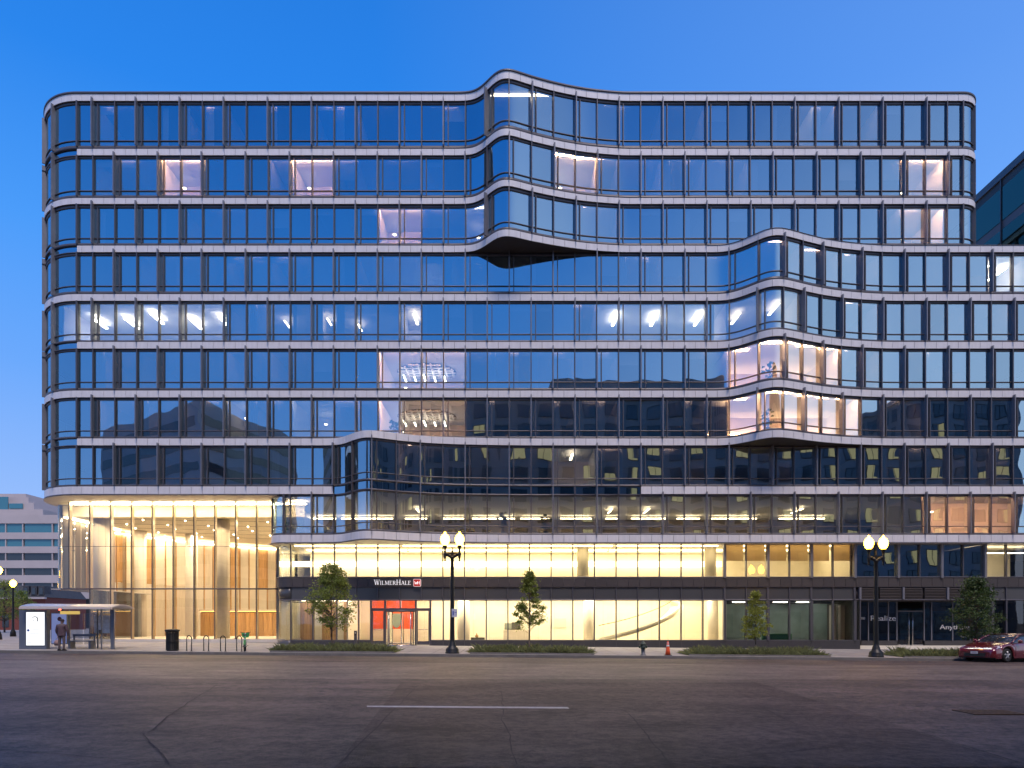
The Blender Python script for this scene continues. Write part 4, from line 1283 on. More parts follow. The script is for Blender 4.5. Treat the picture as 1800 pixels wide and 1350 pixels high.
# wedge-shaped block further along
wd = thing('wedge_office_block', (-47.9, OY, 0), 'pale wedge-shaped office block on the corner across the street', 'building')
tri = [(0, 0), (-25.5, -17), (-14, -40), (7.7, -22.5)]
def prism(poly, z0, z1):
    mb = MB(); n = len(poly)
    mb.v = [(x, y, z0) for x, y in poly] + [(x, y, z1) for x, y in poly]
    mb.face(list(range(n))); mb.face([2 * n - 1 - i for i in range(n)])
    for i in range(n): mb.face((i, n + i, n + (i + 1) % n, (i + 1) % n))
    return mb
prism(tri, -1, 36.2).build('wall', 'pale_concrete', wd)
for fl in range(9):
    z = 4.5 + 3.5 * fl
    for (a, b, nm) in ((tri[0], tri[3], 1), (tri[1], tri[0], -1)):
        a, b = Vector((*a, 0)), Vector((*b, 0)); d = (b - a).normalized(); n = Vector((d.y, -d.x, 0))
        if n.y < 0: n = -n
        p = a + d * .8; q = b - d * .8
        mb = MB(); o0, o1 = n * .01, n * .05
        mb.poly([tuple(p + o1 + Vector((0, 0, z))), tuple(q + o1 + Vector((0, 0, z))), tuple(q + o1 + Vector((0, 0, z + 1.5))), tuple(p + o1 + Vector((0, 0, z + 1.5)))])
        mb.build('ribbon_window', 'dark_pane', wd)
# dark glass neighbour on the right
nb = thing('dark_glass_building', (40.2, 1.0, 0), 'dark glass office building behind the terrace, set close to the right flank', 'building')
MB().box(0.15, 30, 0.15, 46, -1, 38.2).build('core', 'dark', nb)
glass('glass_dark', 0.10, (0.6, 0.95, 0.85), (0.25, 0.33, 0.34), 0.004)
mat('spandrel_grey', (0.16, 0.15, 0.16), 0.4)
for fl in range(11):
    z = .6 + 3.42 * fl
    MB().box(0.04, 30, 0.04, 46, z + 2.72, z + 3.40).build('spandrel_band', 'spandrel_grey' if fl % 2 else 'soffit_dark', nb)
    if fl < 6: continue
    for q in range(12):
        mb = MB(); mb.poly([(0, 3.8 * q + 3.7, z), (0, 3.8 * q + .1, z), (0, 3.8 * q + .1, z + 2.7), (0, 3.8 * q + 3.7, z + 2.7)])
        mb.build('glass_pane', 'glass_dark', nb)
        MB().box(-.08, .04, 3.8 * q - .04, 3.8 * q + .04, z - .02, z + 3.4).build('mullion', 'frame', nb)
MB().box(-.1, 30, -.1, 46, 38.2, 38.8).build('parapet', 'frame', nb)
# pale banded office far left
FY = 105.0
fz = lambda py: ZP(py, FY)
far = thing('banded_office_building', (XP(20, FY), FY, 0), 'pale concrete office building with dark ribbon windows and stepped top at far left', 'building')
fx0 = XP(20, FY)
R = lambda px: XP(px, FY) - fx0
MB().box(R(-220), R(128), .9, 30, 0, fz(905)).build('core', 'dark', far)
mat('sky_tint_pane', (0.05, 0.20, 0.26), 0.08, spec=0.8)  # blue base colour paints in reflected sky
prev = 905.0
strips = [(920, 936, 'sky_tint_pane'), (947.5, 960.5, 'sky_tint_pane'), (972, 985, 'dark_pane'), (998.5, 1011, 'dark_pane'), (1024.5, 1037.5, 'dark_pane'), (1050, 1062, 'dark_pane')]
for a, b, m in strips:
    MB().box(R(-220), R(128), 0, 1.2, fz(a), fz(prev)).build('concrete_band', 'pale_concrete', far)
    for q, (p0, p1) in enumerate([(-221, -180), (-179, -139), (-138, -98), (-97, -57), (-56, -17), (-16, 9), (10, 39), (41, 91), (93, 126)]):
        MB().box(R(p0) + .12, R(p1) - .12, .3, .5, fz(b), fz(a)).build('window', m, far)
        MB().box(R(p1) - .1, R(p1 + 1.0), .1, .6, fz(b), fz(a)).build('pier', 'pale_concrete', far)
    prev = b
MB().box(R(-220), R(128), 0, 1.2, 0, fz(prev)).build('concrete_band', 'pale_concrete', far)
def step(p0, p1, y0, y1, dy, m='pale_concrete', nm='roof_step'):
    MB().box(R(p0), R(p1), dy, dy + 12, fz(y1) + .01, fz(y0)).build(nm, m, far)
step(-220, 70, 894, 905, 1.0); step(-220, 46, 880, 894, 2.5); step(-220, 28, 868, 880, 4); step(-220, 12, 859, 868, 6)
MB().box(R(3), R(27), 2.2, 2.4, fz(891), fz(882)).build('window', 'sky_tint_pane', far)
MB().box(R(-60), R(1), 2.2, 2.4, fz(902), fz(870)).build('window', 'sky_tint_pane', far)
# low white building under the lobby overhang
lw = thing('low_white_building', (XP(110, 88), 88, 0), 'low white building with dark window strip seen under the lobby overhang', 'building')
X0 = XP(110, 88)
pts = [(XP(p, 88) - X0, y) for p, y in ((82, 0), (100, .6), (115, 2.2), (132, 5))] + [(XP(132, 88) - X0, 20), (XP(82, 88) - X0, 20)]
prism(pts, ZP(1051, 88), ZP(1036, 88)).build('roof_slab', 'pale_concrete', lw)
prism([(x, y + .8) for x, y in pts], 0, ZP(1051, 88) - .002).build('wall', 'dark', lw)
for p in (88, 99, 112, 122): MB().box(XP(p, 88) - X0 - .12, XP(p, 88) - X0 + .12, .6, 1.0 + max(0, (p - 100) * .1), 0, ZP(1051, 88) - .004).build('pier', 'pale_concrete', lw)
# slate-roofed house
mat('slate', (0.05, 0.052, 0.06), 0.7, var=0.15, nscale=2)
mat('brick', (0.20, 0.055, 0.04), 0.8, var=0.15, nscale=3)
HYY = 58.0
hx = XP(25, HYY)
hs = thing('slate_mansard_house', (hx, HYY, 0), 'brick house with dark slate mansard roof and dormers at far left', 'house')
RX = lambda p: XP(p, HYY) - hx
MB().box(RX(-160), RX(80), 0, 10, 0, ZP(1050, HYY)).build('wall', 'brick', hs)
zr0, zr1 = ZP(1050, HYY), ZP(1024, HYY)
mb = MB(); a, b = RX(-162), RX(82)
mb.v = [(a, -.3, zr0), (b, -.3, zr0), (b, 10, zr0), (a, 10, zr0), (a + .5, .9, zr1), (b - .9, .9, zr1 - .5), (b - .9, 9, zr1 - .5), (a + .5, 9, zr1)]
for f in ((0, 3, 2, 1), (4, 5, 6, 7), (0, 1, 5, 4), (1, 2, 6, 5), (2, 3, 7, 6), (3, 0, 4, 7)): mb.face(f)
mb.build('roof', 'slate', hs)
for p in (-40, 5, 47, 61, 74):
    dm = MB().box(RX(p) - .45, RX(p) + .45, -.2, 1.2, zr0 + .3, zr0 + 1.75).build('dormer', 'slate', hs)
    MB().box(RX(p) - .28, RX(p) + .28, -.26, -.2, zr0 + .45, zr0 + 1.45).build('pane', 'dark_pane', dm)
MB().box(RX(-162), RX(82), -.5, 0, zr0 - .25, zr0 - .003).build('eaves', 'pale_concrete', hs)
for p in (-50, -20, 10, 40, 65): MB().box(RX(p) - .5, RX(p) + .5, -.05, 0, 1.2, 3.2).build('window', 'dark_pane', hs)
# roof items
rt = thing('roof_vent', (XP(707, 3), 3.0, ZP(165) - .05), 'small vent stack and aerial standing on the flat roof edge', 'vent')
MB().box(-.16, .16, -.16, .16, 0, .55).build('stack', 'dark', rt)
MB().tube((.3, 0, 0), (.3, 0, .75), .02).build('aerial', 'dark', rt)
# ------------------------------------------------------------------ trees and planting
def leaf_mat(name, c, tr=0.35):
    m, n, l, b = nodes_of(name)
    b.inputs['Roughness'].default_value = 0.55
    oi = n.new('ShaderNodeNewGeometry')
    t = n.new('ShaderNodeMapRange'); t.inputs['To Min'].default_value = .55; t.inputs['To Max'].default_value = 1.5
    l.new(oi.outputs['Random Per Island'], t.inputs[0])
    vm = n.new('ShaderNodeVectorMath'); vm.operation = 'SCALE'; vm.inputs[0].default_value = c
    l.new(t.outputs[0], vm.inputs['Scale']); l.new(vm.outputs[0], b.inputs['Base Color'])
    tl = n.new('ShaderNodeBsdfTranslucent'); l.new(vm.outputs[0], tl.inputs[0])
    mx = n.new('ShaderNodeMixShader'); mx.inputs[0].default_value = tr
    out = n.get('Material Output')
    l.new(b.outputs[0], mx.inputs[1]); l.new(tl.outputs[0], mx.inputs[2]); l.new(mx.outputs[0], out.inputs[0])
leaf_mat('leaf', (0.21, 0.26, 0.055), .5)
leaf_mat('leaf_lamplit', (0.27, 0.30, 0.05), .5)  # yellower leaf colour paints in the lamplight
leaf_mat('leaf_dark', (0.065, 0.11, 0.03))
leaf_mat('grass', (0.17, 0.19, 0.075), .35)
mat('bark', (0.12, 0.09, 0.07), 0.9, var=0.25, nscale=12)
def tree(name, loc, H, z0, R, prof, nclump, label, m='leaf', nleaf=46, ls=.10, group=None, seed=1, trunk=.05, lean=0):
    rs = random.Random(seed)
    t = thing(name, loc, label, 'tree', group)
    tb = MB()
    pts = [(lean * (k / 6) * .2 + rs.uniform(-.03, .03), rs.uniform(-.03, .03), H * .97 * k / 6) for k in range(7)]
    pts[0] = (0, 0, -.05)
    tb.path(pts, [trunk * (1.05 - k / 6.5) for k in range(7)], 8)
    lb = MB(); clumps = []
    for k in range(nclump):
        f = rs.random() ** .9
        z = z0 + (H - z0) * f
        a = rs.random() * 6.283
        rr = R * prof(f) * math.sqrt(rs.uniform(.08, 1.0))
        c = Vector((rr * math.cos(a) + lean * z / H * .2, rr * math.sin(a), z + rs.uniform(-.1, .1)))
        clumps.append(c)
        zb = max(z0 * .8, z - rr * .55 - .1)
        b0 = Vector((lean * zb / H * .2, 0, zb))
        tb.path([tuple(b0), tuple(b0.lerp(c, .5) + Vector((0, 0, .04))), tuple(c)], [trunk * .28, trunk * .18, .006], 5)
    for c in clumps:
        cr_ = R * rs.uniform(.13, .24)
        for q in range(nleaf):
            d = Vector((rs.gauss(0, 1), rs.gauss(0, 1), rs.gauss(0, .62)))
            p = c + d * cr_ * .62
            s = ls * rs.uniform(.5, 1.25)
            n = Vector((rs.gauss(0, .7), rs.gauss(0, .7), rs.uniform(.1, 1))).normalized()
            u = n.orthogonal().normalized(); v = n.cross(u)
            ang = rs.random() * 6.28
            u, v = u * math.cos(ang) + v * math.sin(ang), v * math.cos(ang) - u * math.sin(ang)
            o = len(lb.v)
            lb.v += [tuple(p - u * s * .5), tuple(p + v * s * .22), tuple(p + u * s * .5), tuple(p - v * s * .22)]
            lb.face((o, o + 1, o + 2, o + 3))
    tb.build('trunk', 'bark', t)
    lb.build('crown', m, t)
    return t
TY_ = -7.6
G = 'young trees along the pavement'
def tx(px): return XP(px, TY_)
broad = lambda f: (min(1, .55 + 1.2 * f) if f < .4 else max(.12, 1.0 - (f - .4) * 1.35))
cone = lambda f: (min(1, .75 + f) if f < .25 else max(.10, 1.0 - (f - .25) * 1.18))
x = tx(583); tree('street_tree', (x, TY_, gz(x, TY_)), ZP(990, TY_) - gz(x, TY_), 1.45, 1.50, broad, 125, 'broad young street tree planted left of the main entrance', 'leaf', 60, .15, G, 3, .06)
x = tx(931); tree('street_tree', (x, TY_, gz(x, TY_)), ZP(1008, TY_) - gz(x, TY_), 1.35, .95, cone, 95, 'neat conical street tree in bed between lamp post and hydrant', 'leaf', 60, .14, G, 8, .045)
x = tx(1328); tree('street_tree', (x, TY_, gz(x, TY_)), ZP(1041, TY_) - gz(x, TY_), 1.0, .85, cone, 90, 'small sapling with lamplit yellow-green leaf colour and thin stem beside the orange cone bed', 'leaf_lamplit', 50, .13, G, 12, .03)
x = tx(1722); tree('street_tree', (x, TY_ + .3, gz(x, TY_)), ZP(1019, TY_) - gz(x, TY_), 1.1, 1.55, broad, 130, 'dark leafy street tree standing behind the parked red car', 'leaf_dark', 60, .15, G, 21, .06)
for px, y, H, R, sd, lb_, m in ((8, 34, 6.2, 2.3, 31, 'tree with lamplight painted into its yellowish leaves at far left in front of the slate house', 'leaf_lamplit'), (38, 40, 5.2, 1.7, 32, 'low green tree at far left beside the bus shelter advert', 'leaf'), (-30, 30, 6.5, 2.5, 33, 'leafy tree beyond the bus shelter on side street', 'leaf'), (60, 66, 5.0, 1.8, 34, 'small far tree in front of the slate house wall', 'leaf_dark')):
    xx = XP(px, y); tree('side_street_tree', (xx, y, gz(xx, 4)), H, 1.6, R, broad, 90, lb_, m, 40, .2, 'trees on the side street', sd, .1)
# planting beds
def bed(pxa, pxb, y0, y1, seed, n):
    rs = random.Random(seed)
    xa, xb = XP(pxa, (y0 + y1) / 2), XP(pxb, (y0 + y1) / 2)
    gm = MB()
    gm.poly([(xa, y0, gz(xa, y0) + .02), (xb, y0, gz(xb, y0) + .02), (xb, y1, gz(xb, y1) + .02), (xa, y1, gz(xa, y1) + .02)], 1)
    for k in range(n):
        x, y = rs.uniform(xa, xb), rs.uniform(y0, y1)
        e = min(1, .35 + min(x - xa, xb - x) / .8)
        h = rs.uniform(.2, .55) * e * (0.8 + .35 * math.sin(x * 2.1 + seed) * math.sin(y * 3 + x)); a = rs.random() * 6.28; w = .014
        lx_, ly_ = rs.gauss(0, .09), rs.gauss(0, .09)
        z = gz(x, y) + .015; o = len(gm.v)
        gm.v += [(x - w * math.cos(a), y - w * math.sin(a), z), (x + w * math.cos(a), y + w * math.sin(a), z), (x + lx_ + w * .6, y + ly_, z + h * .65), (x + lx_ * 2.2, y + ly_ * 2.2, z + h)]
        gm.face((o, o + 1, o + 2)); gm.face((o, o + 2, o + 3))
    gm.build('planting_bed', ['grass', 'earth'], None, kind='stuff')
    ed = MB()
    mat_ = 'kerb_stone'
    for (ya, yb) in ((y0 - .1, y0 - .002), (y1 + .002, y1 + .1)):
        o = len(ed.v)
        ed.v += [(xa, ya, gz(xa, ya) - .1), (xb, ya, gz(xb, ya) - .1), (xb, yb, gz(xb, yb) - .1), (xa, yb, gz(xa, yb) - .1), (xa, ya, gz(xa, ya) + .09), (xb, ya, gz(xb, ya) + .09), (xb, yb, gz(xb, yb) + .09), (xa, yb, gz(xa, yb) + .09)]
        for q in ((0, 3, 2, 1), (4, 5, 6, 7), (0, 1, 5, 4), (1, 2, 6, 5), (2, 3, 7, 6), (3, 0, 4, 7)): ed.face([o + i for i in q])
    ed.build('bed_edging', mat_, None, kind='structure')
for a, b, s_ in ((487, 698, 1), (828, 1040, 2), (1202, 1444, 3), (1570, 1790, 4)):
    bed(a, b, -9.05, -6.9, s_, 6500)

# ------------------------------------------------------------------ street lamps
mat('iron', (0.012, 0.012, 0.012), 0.45, metal=0.2)
glow('globe', (1.0, 0.52, 0.035), 32)
mat('sign_face', (0.55, 0.57, 0.66), 0.4)
mat('sign_blue', (0.05, 0.10, 0.4), 0.4)
def twin_lamp(loc, label, sign=False):
    t = thing('street_lamp', loc, label, 'street lamp', 'twin-globe lamp posts')
    mb = MB()
    prof = [(.40, 0), (.40, .06), (.37, .10), (.37, .22), (.33, .30), (.25, .38), (.21, .46), (.19, .58), (.155, .64), (.14, .75), (.135, .9), (.125, 2.2), (.10, 4.6), (.095, 5.35), (.13, 5.40), (.13, 5.48), (.08, 5.52)]
    mb.lathe(prof, (0, 0, 0), 12); mb.build('post', 'iron', t)
    ar = MB()
    for s in (-1, 1):
        ar.path([(0, 0, 5.45), (s * .22, 0, 5.58), (s * .40, 0, 5.66)], [.10, .11, .07], 8)
        ar.lathe([(.03, 5.18), (.05, 5.24), (.035, 5.32), (.07, 5.42), (.09, 5.62), (.06, 5.74), (.06, 5.9), (.11, 6.02), (.14, 6.08), (.10, 6.12)], (s * .41, 0, 0), 10)
    ar.box(-.40, .40, -.05, .05, 5.50, 5.72)
    ar.build('crossarm', 'iron', t)
    MB().lathe([(.05, 5.5), (.05, 5.8), (.02, 5.95), (.0, 6.0)], (0, 0, 0), 8).build('finial', 'iron', t)
    for s in (-1, 1):
        MB().lathe([(.09, 6.10), (.19, 6.20), (.255, 6.38), (.25, 6.52), (.18, 6.68), (.07, 6.78), (.05, 6.86), (.0, 6.9)], (s * .41, 0, 0), 16).build('globe', 'globe', t)
    if sign:
        sg = MB().box(-.02, .30, -.16, -.14, 2.05, 2.52).build('parking_sign', 'sign_face', t)
        MB().box(.03, .10, -.17, -.161, 2.15, 2.40).build('sign_symbol', 'sign_blue', sg)
        MB().box(.14, .26, -.17, -.161, 2.3, 2.33).build('sign_symbol', 'sign_blue', sg)
    return t
LYY = -8.85
x = XP(795, LYY); twin_lamp((x, LYY, gz(x, LYY)), 'black twin-globe street lamp with small parking sign near the entrance', True)
x = XP(1540, LYY); twin_lamp((x, LYY, gz(x, LYY)), 'black twin-globe street lamp in front of the dark lettered storefront')
def single_lamp(px, py, y, label):
    x = XP(px, y); g = gz(x, 4); h = ZP(py, y) - g
    t = thing('side_street_lamp', (x, y, g), label, 'street lamp', 'lamps on the side street')
    MB().lathe([(.25, 0), (.22, .4), (.1, .7), (.07, h - .5), (.12, h - .35), (.08, h - .3)], (0, 0, 0), 10).build('post', 'iron', t)
    MB().lathe([(.1, h - .3), (.25, h - .1), (.27, h + .08), (.16, h + .26), (0, h + .36)], (0, 0, 0), 12).build('globe', 'globe', t)
single_lamp(23, 1026, 14, 'tall lit globe lamp at far left before the slate roof')
single_lamp(58, 1062, 62, 'distant lit globe lamp above the bus shelter roof')
single_lamp(-3, 1003, 4, 'lit globe lamp at the extreme left edge')

# ------------------------------------------------------------------ bus shelter
mat('shelter_metal', (0.17, 0.19, 0.23), 0.4, metal=0.5)
mat('poster_blue', (0.20, 0.26, 0.52), 0.5, emit=(.40, .48, .95), estr=.35)
mat('signal_glow_red', (0.30, 0.10, 0.13), 0.5)
glow('ad_screen', (0.95, 0.97, 1.0), 1.25)
mat('ink', (0.03, 0.03, 0.035), 0.6)
mat('ink_blue', (0.05, 0.12, 0.4), 0.6)
mat('ink_grey', (0.45, 0.40, 0.42), 0.6)
mat('sign_yellow', (0.62, 0.42, 0.08), 0.5, emit=(1, .7, .2), estr=.35)
mat('shelter_glass_m', (0.1, 0.1, 0.1), 0.1)
mat('map_paper', (0.48, 0.55, 0.66), 0.6, var=0.25, nscale=6)
SYF, SYB = -8.2, -6.7
bx = XP(120, SYF)
g = gz(bx, -7.5)
shel = thing('bus_shelter', (bx, SYF, g), 'grey bus shelter with curved roof and glowing advert panels at the kerb', 'bus shelter')
S = lambda px, Y=SYF: XP(px, Y) - bx
Zs = lambda py, Y=SYF: ZP(py, Y) - g
ad = MB(); ad.box(S(33.5), S(81.5), 0, .32, 0, Zs(1072.5)); adb = ad.build('advert_box', 'shelter_metal', shel)
MB().box(S(45.5), S(79.5), -.012, -.002, Zs(1135.5), Zs(1075)).build('advert_bezel', 'ink', adb)
MB().box(S(46.5), S(78.7), -.025, -.013, Zs(1134.5), Zs(1076)).build('advert_screen', 'ad_screen', adb)
art = MB()
cx, cz = S(62), Zs(1089)
for a0, a1, r, w in ((-40, 60, .16, .05), (60, 150, .17, .03), (180, 250, .10, .02)):
    n = 8
    for q in range(n):
        t0, t1 = math.radians(a0 + (a1 - a0) * q / n), math.radians(a0 + (a1 - a0) * (q + 1) / n)
        art.poly([(cx + (r - w / 2) * math.cos(t0), -.027, cz + (r - w / 2) * math.sin(t0)), (cx + (r - w / 2) * math.cos(t1), -.027, cz + (r - w / 2) * math.sin(t1)), (cx + (r + w / 2) * math.cos(t1), -.027, cz + (r + w / 2) * math.sin(t1)), (cx + (r + w / 2) * math.cos(t0), -.027, cz + (r + w / 2) * math.sin(t0))])
art.build('advert_print', 'ink', adb)
MB().lathe([(.07, -.005), (.07, .005)], (0, 0, 0), 12).xform(Matrix.Translation((S(50.3), -.03, Zs(1108))) @ Matrix.Rotation(math.pi / 2, 4, 'X')).build('advert_badge', 'ink_blue', adb)
tx_ = MB()
for py, a, b in ((1102, 58, 66), (1106, 58, 70), (1113, 50, 70), (1118, 49, 68), (1123, 54, 72), (1129, 49, 57)):
    tx_.box(S(a), S(b), -.028, -.0265, Zs(py + .5), Zs(py))
tx_.build('advert_print', 'ink_grey', adb, kind='stuff')
p2 = MB().box(S(91, SYB), S(119, SYB), SYB - SYF - .05, SYB - SYF + .1, .25, Zs(1077, SYB)); p2b = p2.build('poster_panel', 'shelter_metal', shel)
MB().box(S(92, SYB), S(118, SYB), SYB - SYF - .065, SYB - SYF - .052, .3, Zs(1078.5, SYB)).build('poster', 'poster_blue', p2b)
MB().lathe([(.02, -.02), (.10, -.012), (.13, .0)], (0, 0, 0), 14).xform(Matrix.Translation((S(106, SYB), SYB - SYF - .07, Zs(1088, SYB))) @ Matrix.Rotation(math.pi / 2, 4, 'X')).build('signal_glow_disc', 'signal_glow_red', p2b)  # red disc painting in the traffic signal's glow
# curved roof
rf = MB(); nseg = 10
for q in range(nseg + 1):
    t = q / nseg; yy = -.45 + 2.3 * t; zz = Zs(1068) + .18 * math.sin(math.pi * t) 
    rf.v += [(S(44), yy, zz), (S(205), yy, zz - .05), (S(205), yy, zz + .02), (S(44), yy, zz + .07)]
for q in range(nseg):
    for k in range(4): rf.face((4 * q + k, 4 * q + (k + 1) % 4, 4 * q + 4 + (k + 1) % 4, 4 * q + 4 + k), 0, k % 2 == 0)
rf.face((0, 1, 2, 3)); e = 4 * nseg; rf.face((e + 3, e + 2, e + 1, e))
mat('shelter_roof', (0.60, 0.54, 0.50), 0.25)
rfo = rf.build('roof', 'shelter_roof', shel)
MB().box(S(44), S(205), -.50, -.40, Zs(1071), Zs(1068)).build('gutter', 'shelter_roof', rfo)
MB().box(S(117), S(150.5), -.56, -.51, Zs(1080), Zs(1074.5)).build('name_sign', 'sign_yellow', rfo)
for px, w, y in ((178.5, .05, .0), (198, .20, .3), (172, .06, 1.5), (122, .06, 1.5), (200, .06, 1.5), (86, .08, 1.5)):
    MB().box(S(px, SYF + y) - w / 2, S(px, SYF + y) + w / 2, y - .04, y + .04, 0, Zs(1071, SYF)).build('post', 'shelter_metal', shel)
for a, b in ((123, 146), (147, 171), (173, 199)):
    MB().box(S(a, SYB) + .04, S(b, SYB) - .02, 1.49, 1.51, .25, Zs(1078, SYB)).build('glass_pane', 'glass_clear', shel)
MB().box(S(166, SYB), S(193, SYB), 1.46, 1.48, Zs(1113, SYB), Zs(1082, SYB)).build('route_map', 'map_paper', shel)
MB().box(S(176) - .05, S(178) + .05, -.07, -.041, Zs(1115), Zs(1107)).build('card_reader', 'ink', shel)
bench = thing('shelter_bench', (XP(143, -7.2), -7.2, g), 'grey metal bench with back rail inside the bus shelter', 'bench')
BX = XP(143, -7.2)
for zz, yy in ((.46, -.18), (.46, 0.0), (.46, .18)):
    MB().box(-.68, .68, yy - .07, yy + .07, zz - .03, zz + .02).build('seat_slat', 'shelter_metal', bench)
MB().box(-.68, .68, .26, .31, .72, .86).build('back_rail', 'shelter_metal', bench)
for s in (-1, 1):
    MB().box(s * .6 - .06, s * .6 + .06, -.2, .3, -.05, .43).build('leg', 'shelter_metal', bench)
    MB().box(s * .6 - .04, s * .6 + .04, .26, .30, .431, .72).build('back_post', 'shelter_metal', bench)

# ------------------------------------------------------------------ litter bin, cycle stands, bicycle, post
BY = -8.6
x = XP(303, BY)
bn = thing('litter_bin', (x, BY, gz(x, BY)), 'round black slatted steel litter bin on the pavement', 'litter bin')
MB().lathe([(.30, 0), (.30, .06), (.27, .07), (.29, 1.0), (.28, 1.0)], (0, 0, 0), 20).build('liner', 'dark', bn)
for q in range(26):
    a = 2 * math.pi * q / 26
    b_ = MB().box(-.022, .022, -.01, .01, .05, 1.1); b_.xform(Matrix.Rotation(a, 4, 'Z') @ Matrix.Translation((0, -.325, 0))); b_.build('slat', 'iron', bn)
for z in (.06, .55, 1.08): MB().torus((0, 0, z), .33, .025, 'z', 24, 6).build('hoop', 'iron', bn)
MB().lathe([(.37, 1.10), (.40, 1.14), (.40, 1.2), (.22, 1.24), (.2, 1.2)], (0, 0, 0), 20).build('lid', 'iron', bn)
for q, px in enumerate((332.5, 362.5, 392, 420.5)):
    x = XP(px, -8.7)
    t = link('cycle_stand', None, None, (x, -8.7, gz(x, -8.7)), 0, None, ('black hoop cycle stand with the green bicycle leaning on it' if q == 3 else ('black hoop cycle stand next to the litter bin' if q == 0 else ('bare black hoop cycle stand second along from the litter bin' if q == 1 else 'bare black hoop cycle stand beside the one with the bicycle'))), 'cycle stand', 'cycle stands in a row')
    pts = [(-.19, .12, -.05), (-.19, .10, .68)] + [(-.19 * math.cos(a), 0.10 - .1 * (1 - math.cos(a)), .68 + .2 * math.sin(a)) for a in [math.pi * k / 8 for k in range(1, 8)]] + [(.19, -.10, .68), (.19, -.12, -.05)]
    MB().path(pts, .028, 8).build('hoop', 'iron', t)
    MB().box(-.25, -.13, .06, .18, -.005, .012).build('base_plate', 'iron', t); MB().box(.13, .25, -.18, -.06, -.005, .012).build('base_plate', 'iron', t)
mat('bike_green', (0.10, 0.48, 0.16), 0.4); mat('bike_white', (0.65, 0.66, 0.68), 0.4); mat('tyre', (0.012, 0.012, 0.013), 0.8)
x = XP(430.5, -8.6)
bk = thing('bicycle', (x, -8.6, gz(x, -8.6)), 'green and white hire bicycle with front basket by the last cycle stand', 'bicycle', None, math.radians(108))
for cx, nm in ((-.55, 'wheel'), (.55, 'wheel')):
    w = MB().torus((cx, 0, .33), .30, .03, 'y', 26, 6).build(nm, 'tyre', bk)
    h = MB().lathe([(.04, -.04), (.04, .04)], (0, 0, 0), 8).xform(Matrix.Translation((cx, 0, .33)) @ Matrix.Rotation(math.pi / 2, 4, 'X')); h.build('hub', 'steel', w)
    sp_ = MB()
    for q in range(12):
        a = 2 * math.pi * q / 12; sp_.tube((cx, 0, .33), (cx + .29 * math.cos(a), 0, .33 + .29 * math.sin(a)), .004, n=4)
    sp_.build('spoke', 'steel', w, kind='stuff')
    fd = MB(); prv = None
    for q in range(9):
        a = math.radians(15 + 150 * q / 8); p = (cx + .36 * math.cos(a), 0, .33 + .36 * math.sin(a))
        if prv: fd.tube(prv, p, .03, n=6)
        prv = p
    fd.build('mudguard', 'bike_green', w)
MB().path([(-.55, 0, .33), (-.12, 0, .28), (.30, 0, .62), (.40, 0, .82)], .035).path([(-.12, 0, .28), (-.22, 0, .85)], .028).path([(-.55, 0, .33), (-.2, 0, .62)], .018).build('frame', 'bike_green', bk)
MB().path([(.55, 0, .33), (.43, 0, .75), (.36, 0, 1.05)], .022).build('fork', 'bike_white', bk)
MB().path([(.30, -.30, 1.10), (.38, -.12, 1.06), (.36, 0, 1.05), (.38, .12, 1.06), (.30, .30, 1.10)], .016).build('handlebar', 'ink', bk)
MB().lathe([(.02, 0), (.11, .02), (.10, .07), (.03, .08)], (-.24, 0, .9), 10).build('saddle', 'ink', bk)
bs = MB(); bs.v = [(.46, -.16, .78), (.74, -.16, .78), (.74, .16, .78), (.46, .16, .78), (.42, -.22, 1.05), (.82, -.22, 1.05), (.82, .22, 1.05), (.42, .22, 1.05)]
for f in ((0, 3, 2, 1), (0, 1, 5, 4), (1, 2, 6, 5), (2, 3, 7, 6), (3, 0, 4, 7)): bs.face(f)
bs.build('basket', 'bike_green', bk)
MB().box(-.80, -.45, -.06, .06, .68, .74).build('rear_rack', 'bike_white', bk)
MB().tube((-.12, -.12, .28), (-.12, .12, .28), .02).box(-.17, -.07, .12, .18, .2, .23).box(-.17, -.07, -.18, -.12, .33, .36).build('pedals', 'ink', bk)
x = XP(625, -4.2)
cp = thing('card_post', (x, -4.2, gz(x, -4.2)), 'slim dark access post standing in front of the entrance glass', 'bollard')
MB().box(-.09, .09, -.06, .06, -.05, 1.12).build('post', 'frame', cp)
MB().box(-.06, .06, -.07, -.061, .82, 1.04).build('reader_plate', 'ink', cp)
MB().lathe([(.03, 0), (.03, .012)], (0, 0, 0), 10).xform(Matrix.Translation((0, -.071, .98)) @ Matrix.Rotation(math.pi / 2, 4, 'X')).build('button', 'letter_white', cp)

# ------------------------------------------------------------------ hydrant and cone
mat('hydrant_green', (0.035, 0.055, 0.04), 0.5, var=.15); mat('hydrant_silver', (0.2, 0.2, 0.2), 0.4, metal=.5)
x = XP(1130.5, -9.0)
hy = thing('fire_hydrant', (x, -9.0, gz(x, -9.0)), 'dark green fire hydrant with pale barrel beside the kerb', 'hydrant')
MB().lathe([(.17, 0), (.17, .04), (.12, .05), (.12, .34)], (0, 0, 0), 14).build('barrel', 'hydrant_silver', hy)
MB().lathe([(.12, .34), (.15, .35), (.15, .38), (.125, .40), (.13, .58), (.17, .60), (.17, .63), (.14, .66), (.10, .73), (.05, .78), (.04, .84), (0, .85)], (0, 0, 0), 14).build('bonnet', 'hydrant_green', hy)
for s in (-1, 1):
    MB().lathe([(.065, 0), (.065, .08), (.08, .08), (.08, .13), (.03, .13), (.03, .17)], (0, 0, 0), 10).xform(Matrix.Translation((s * .10, 0, .48)) @ Matrix.Rotation(s * math.pi / 2, 4, 'Y')).build('outlet', 'hydrant_green', hy)
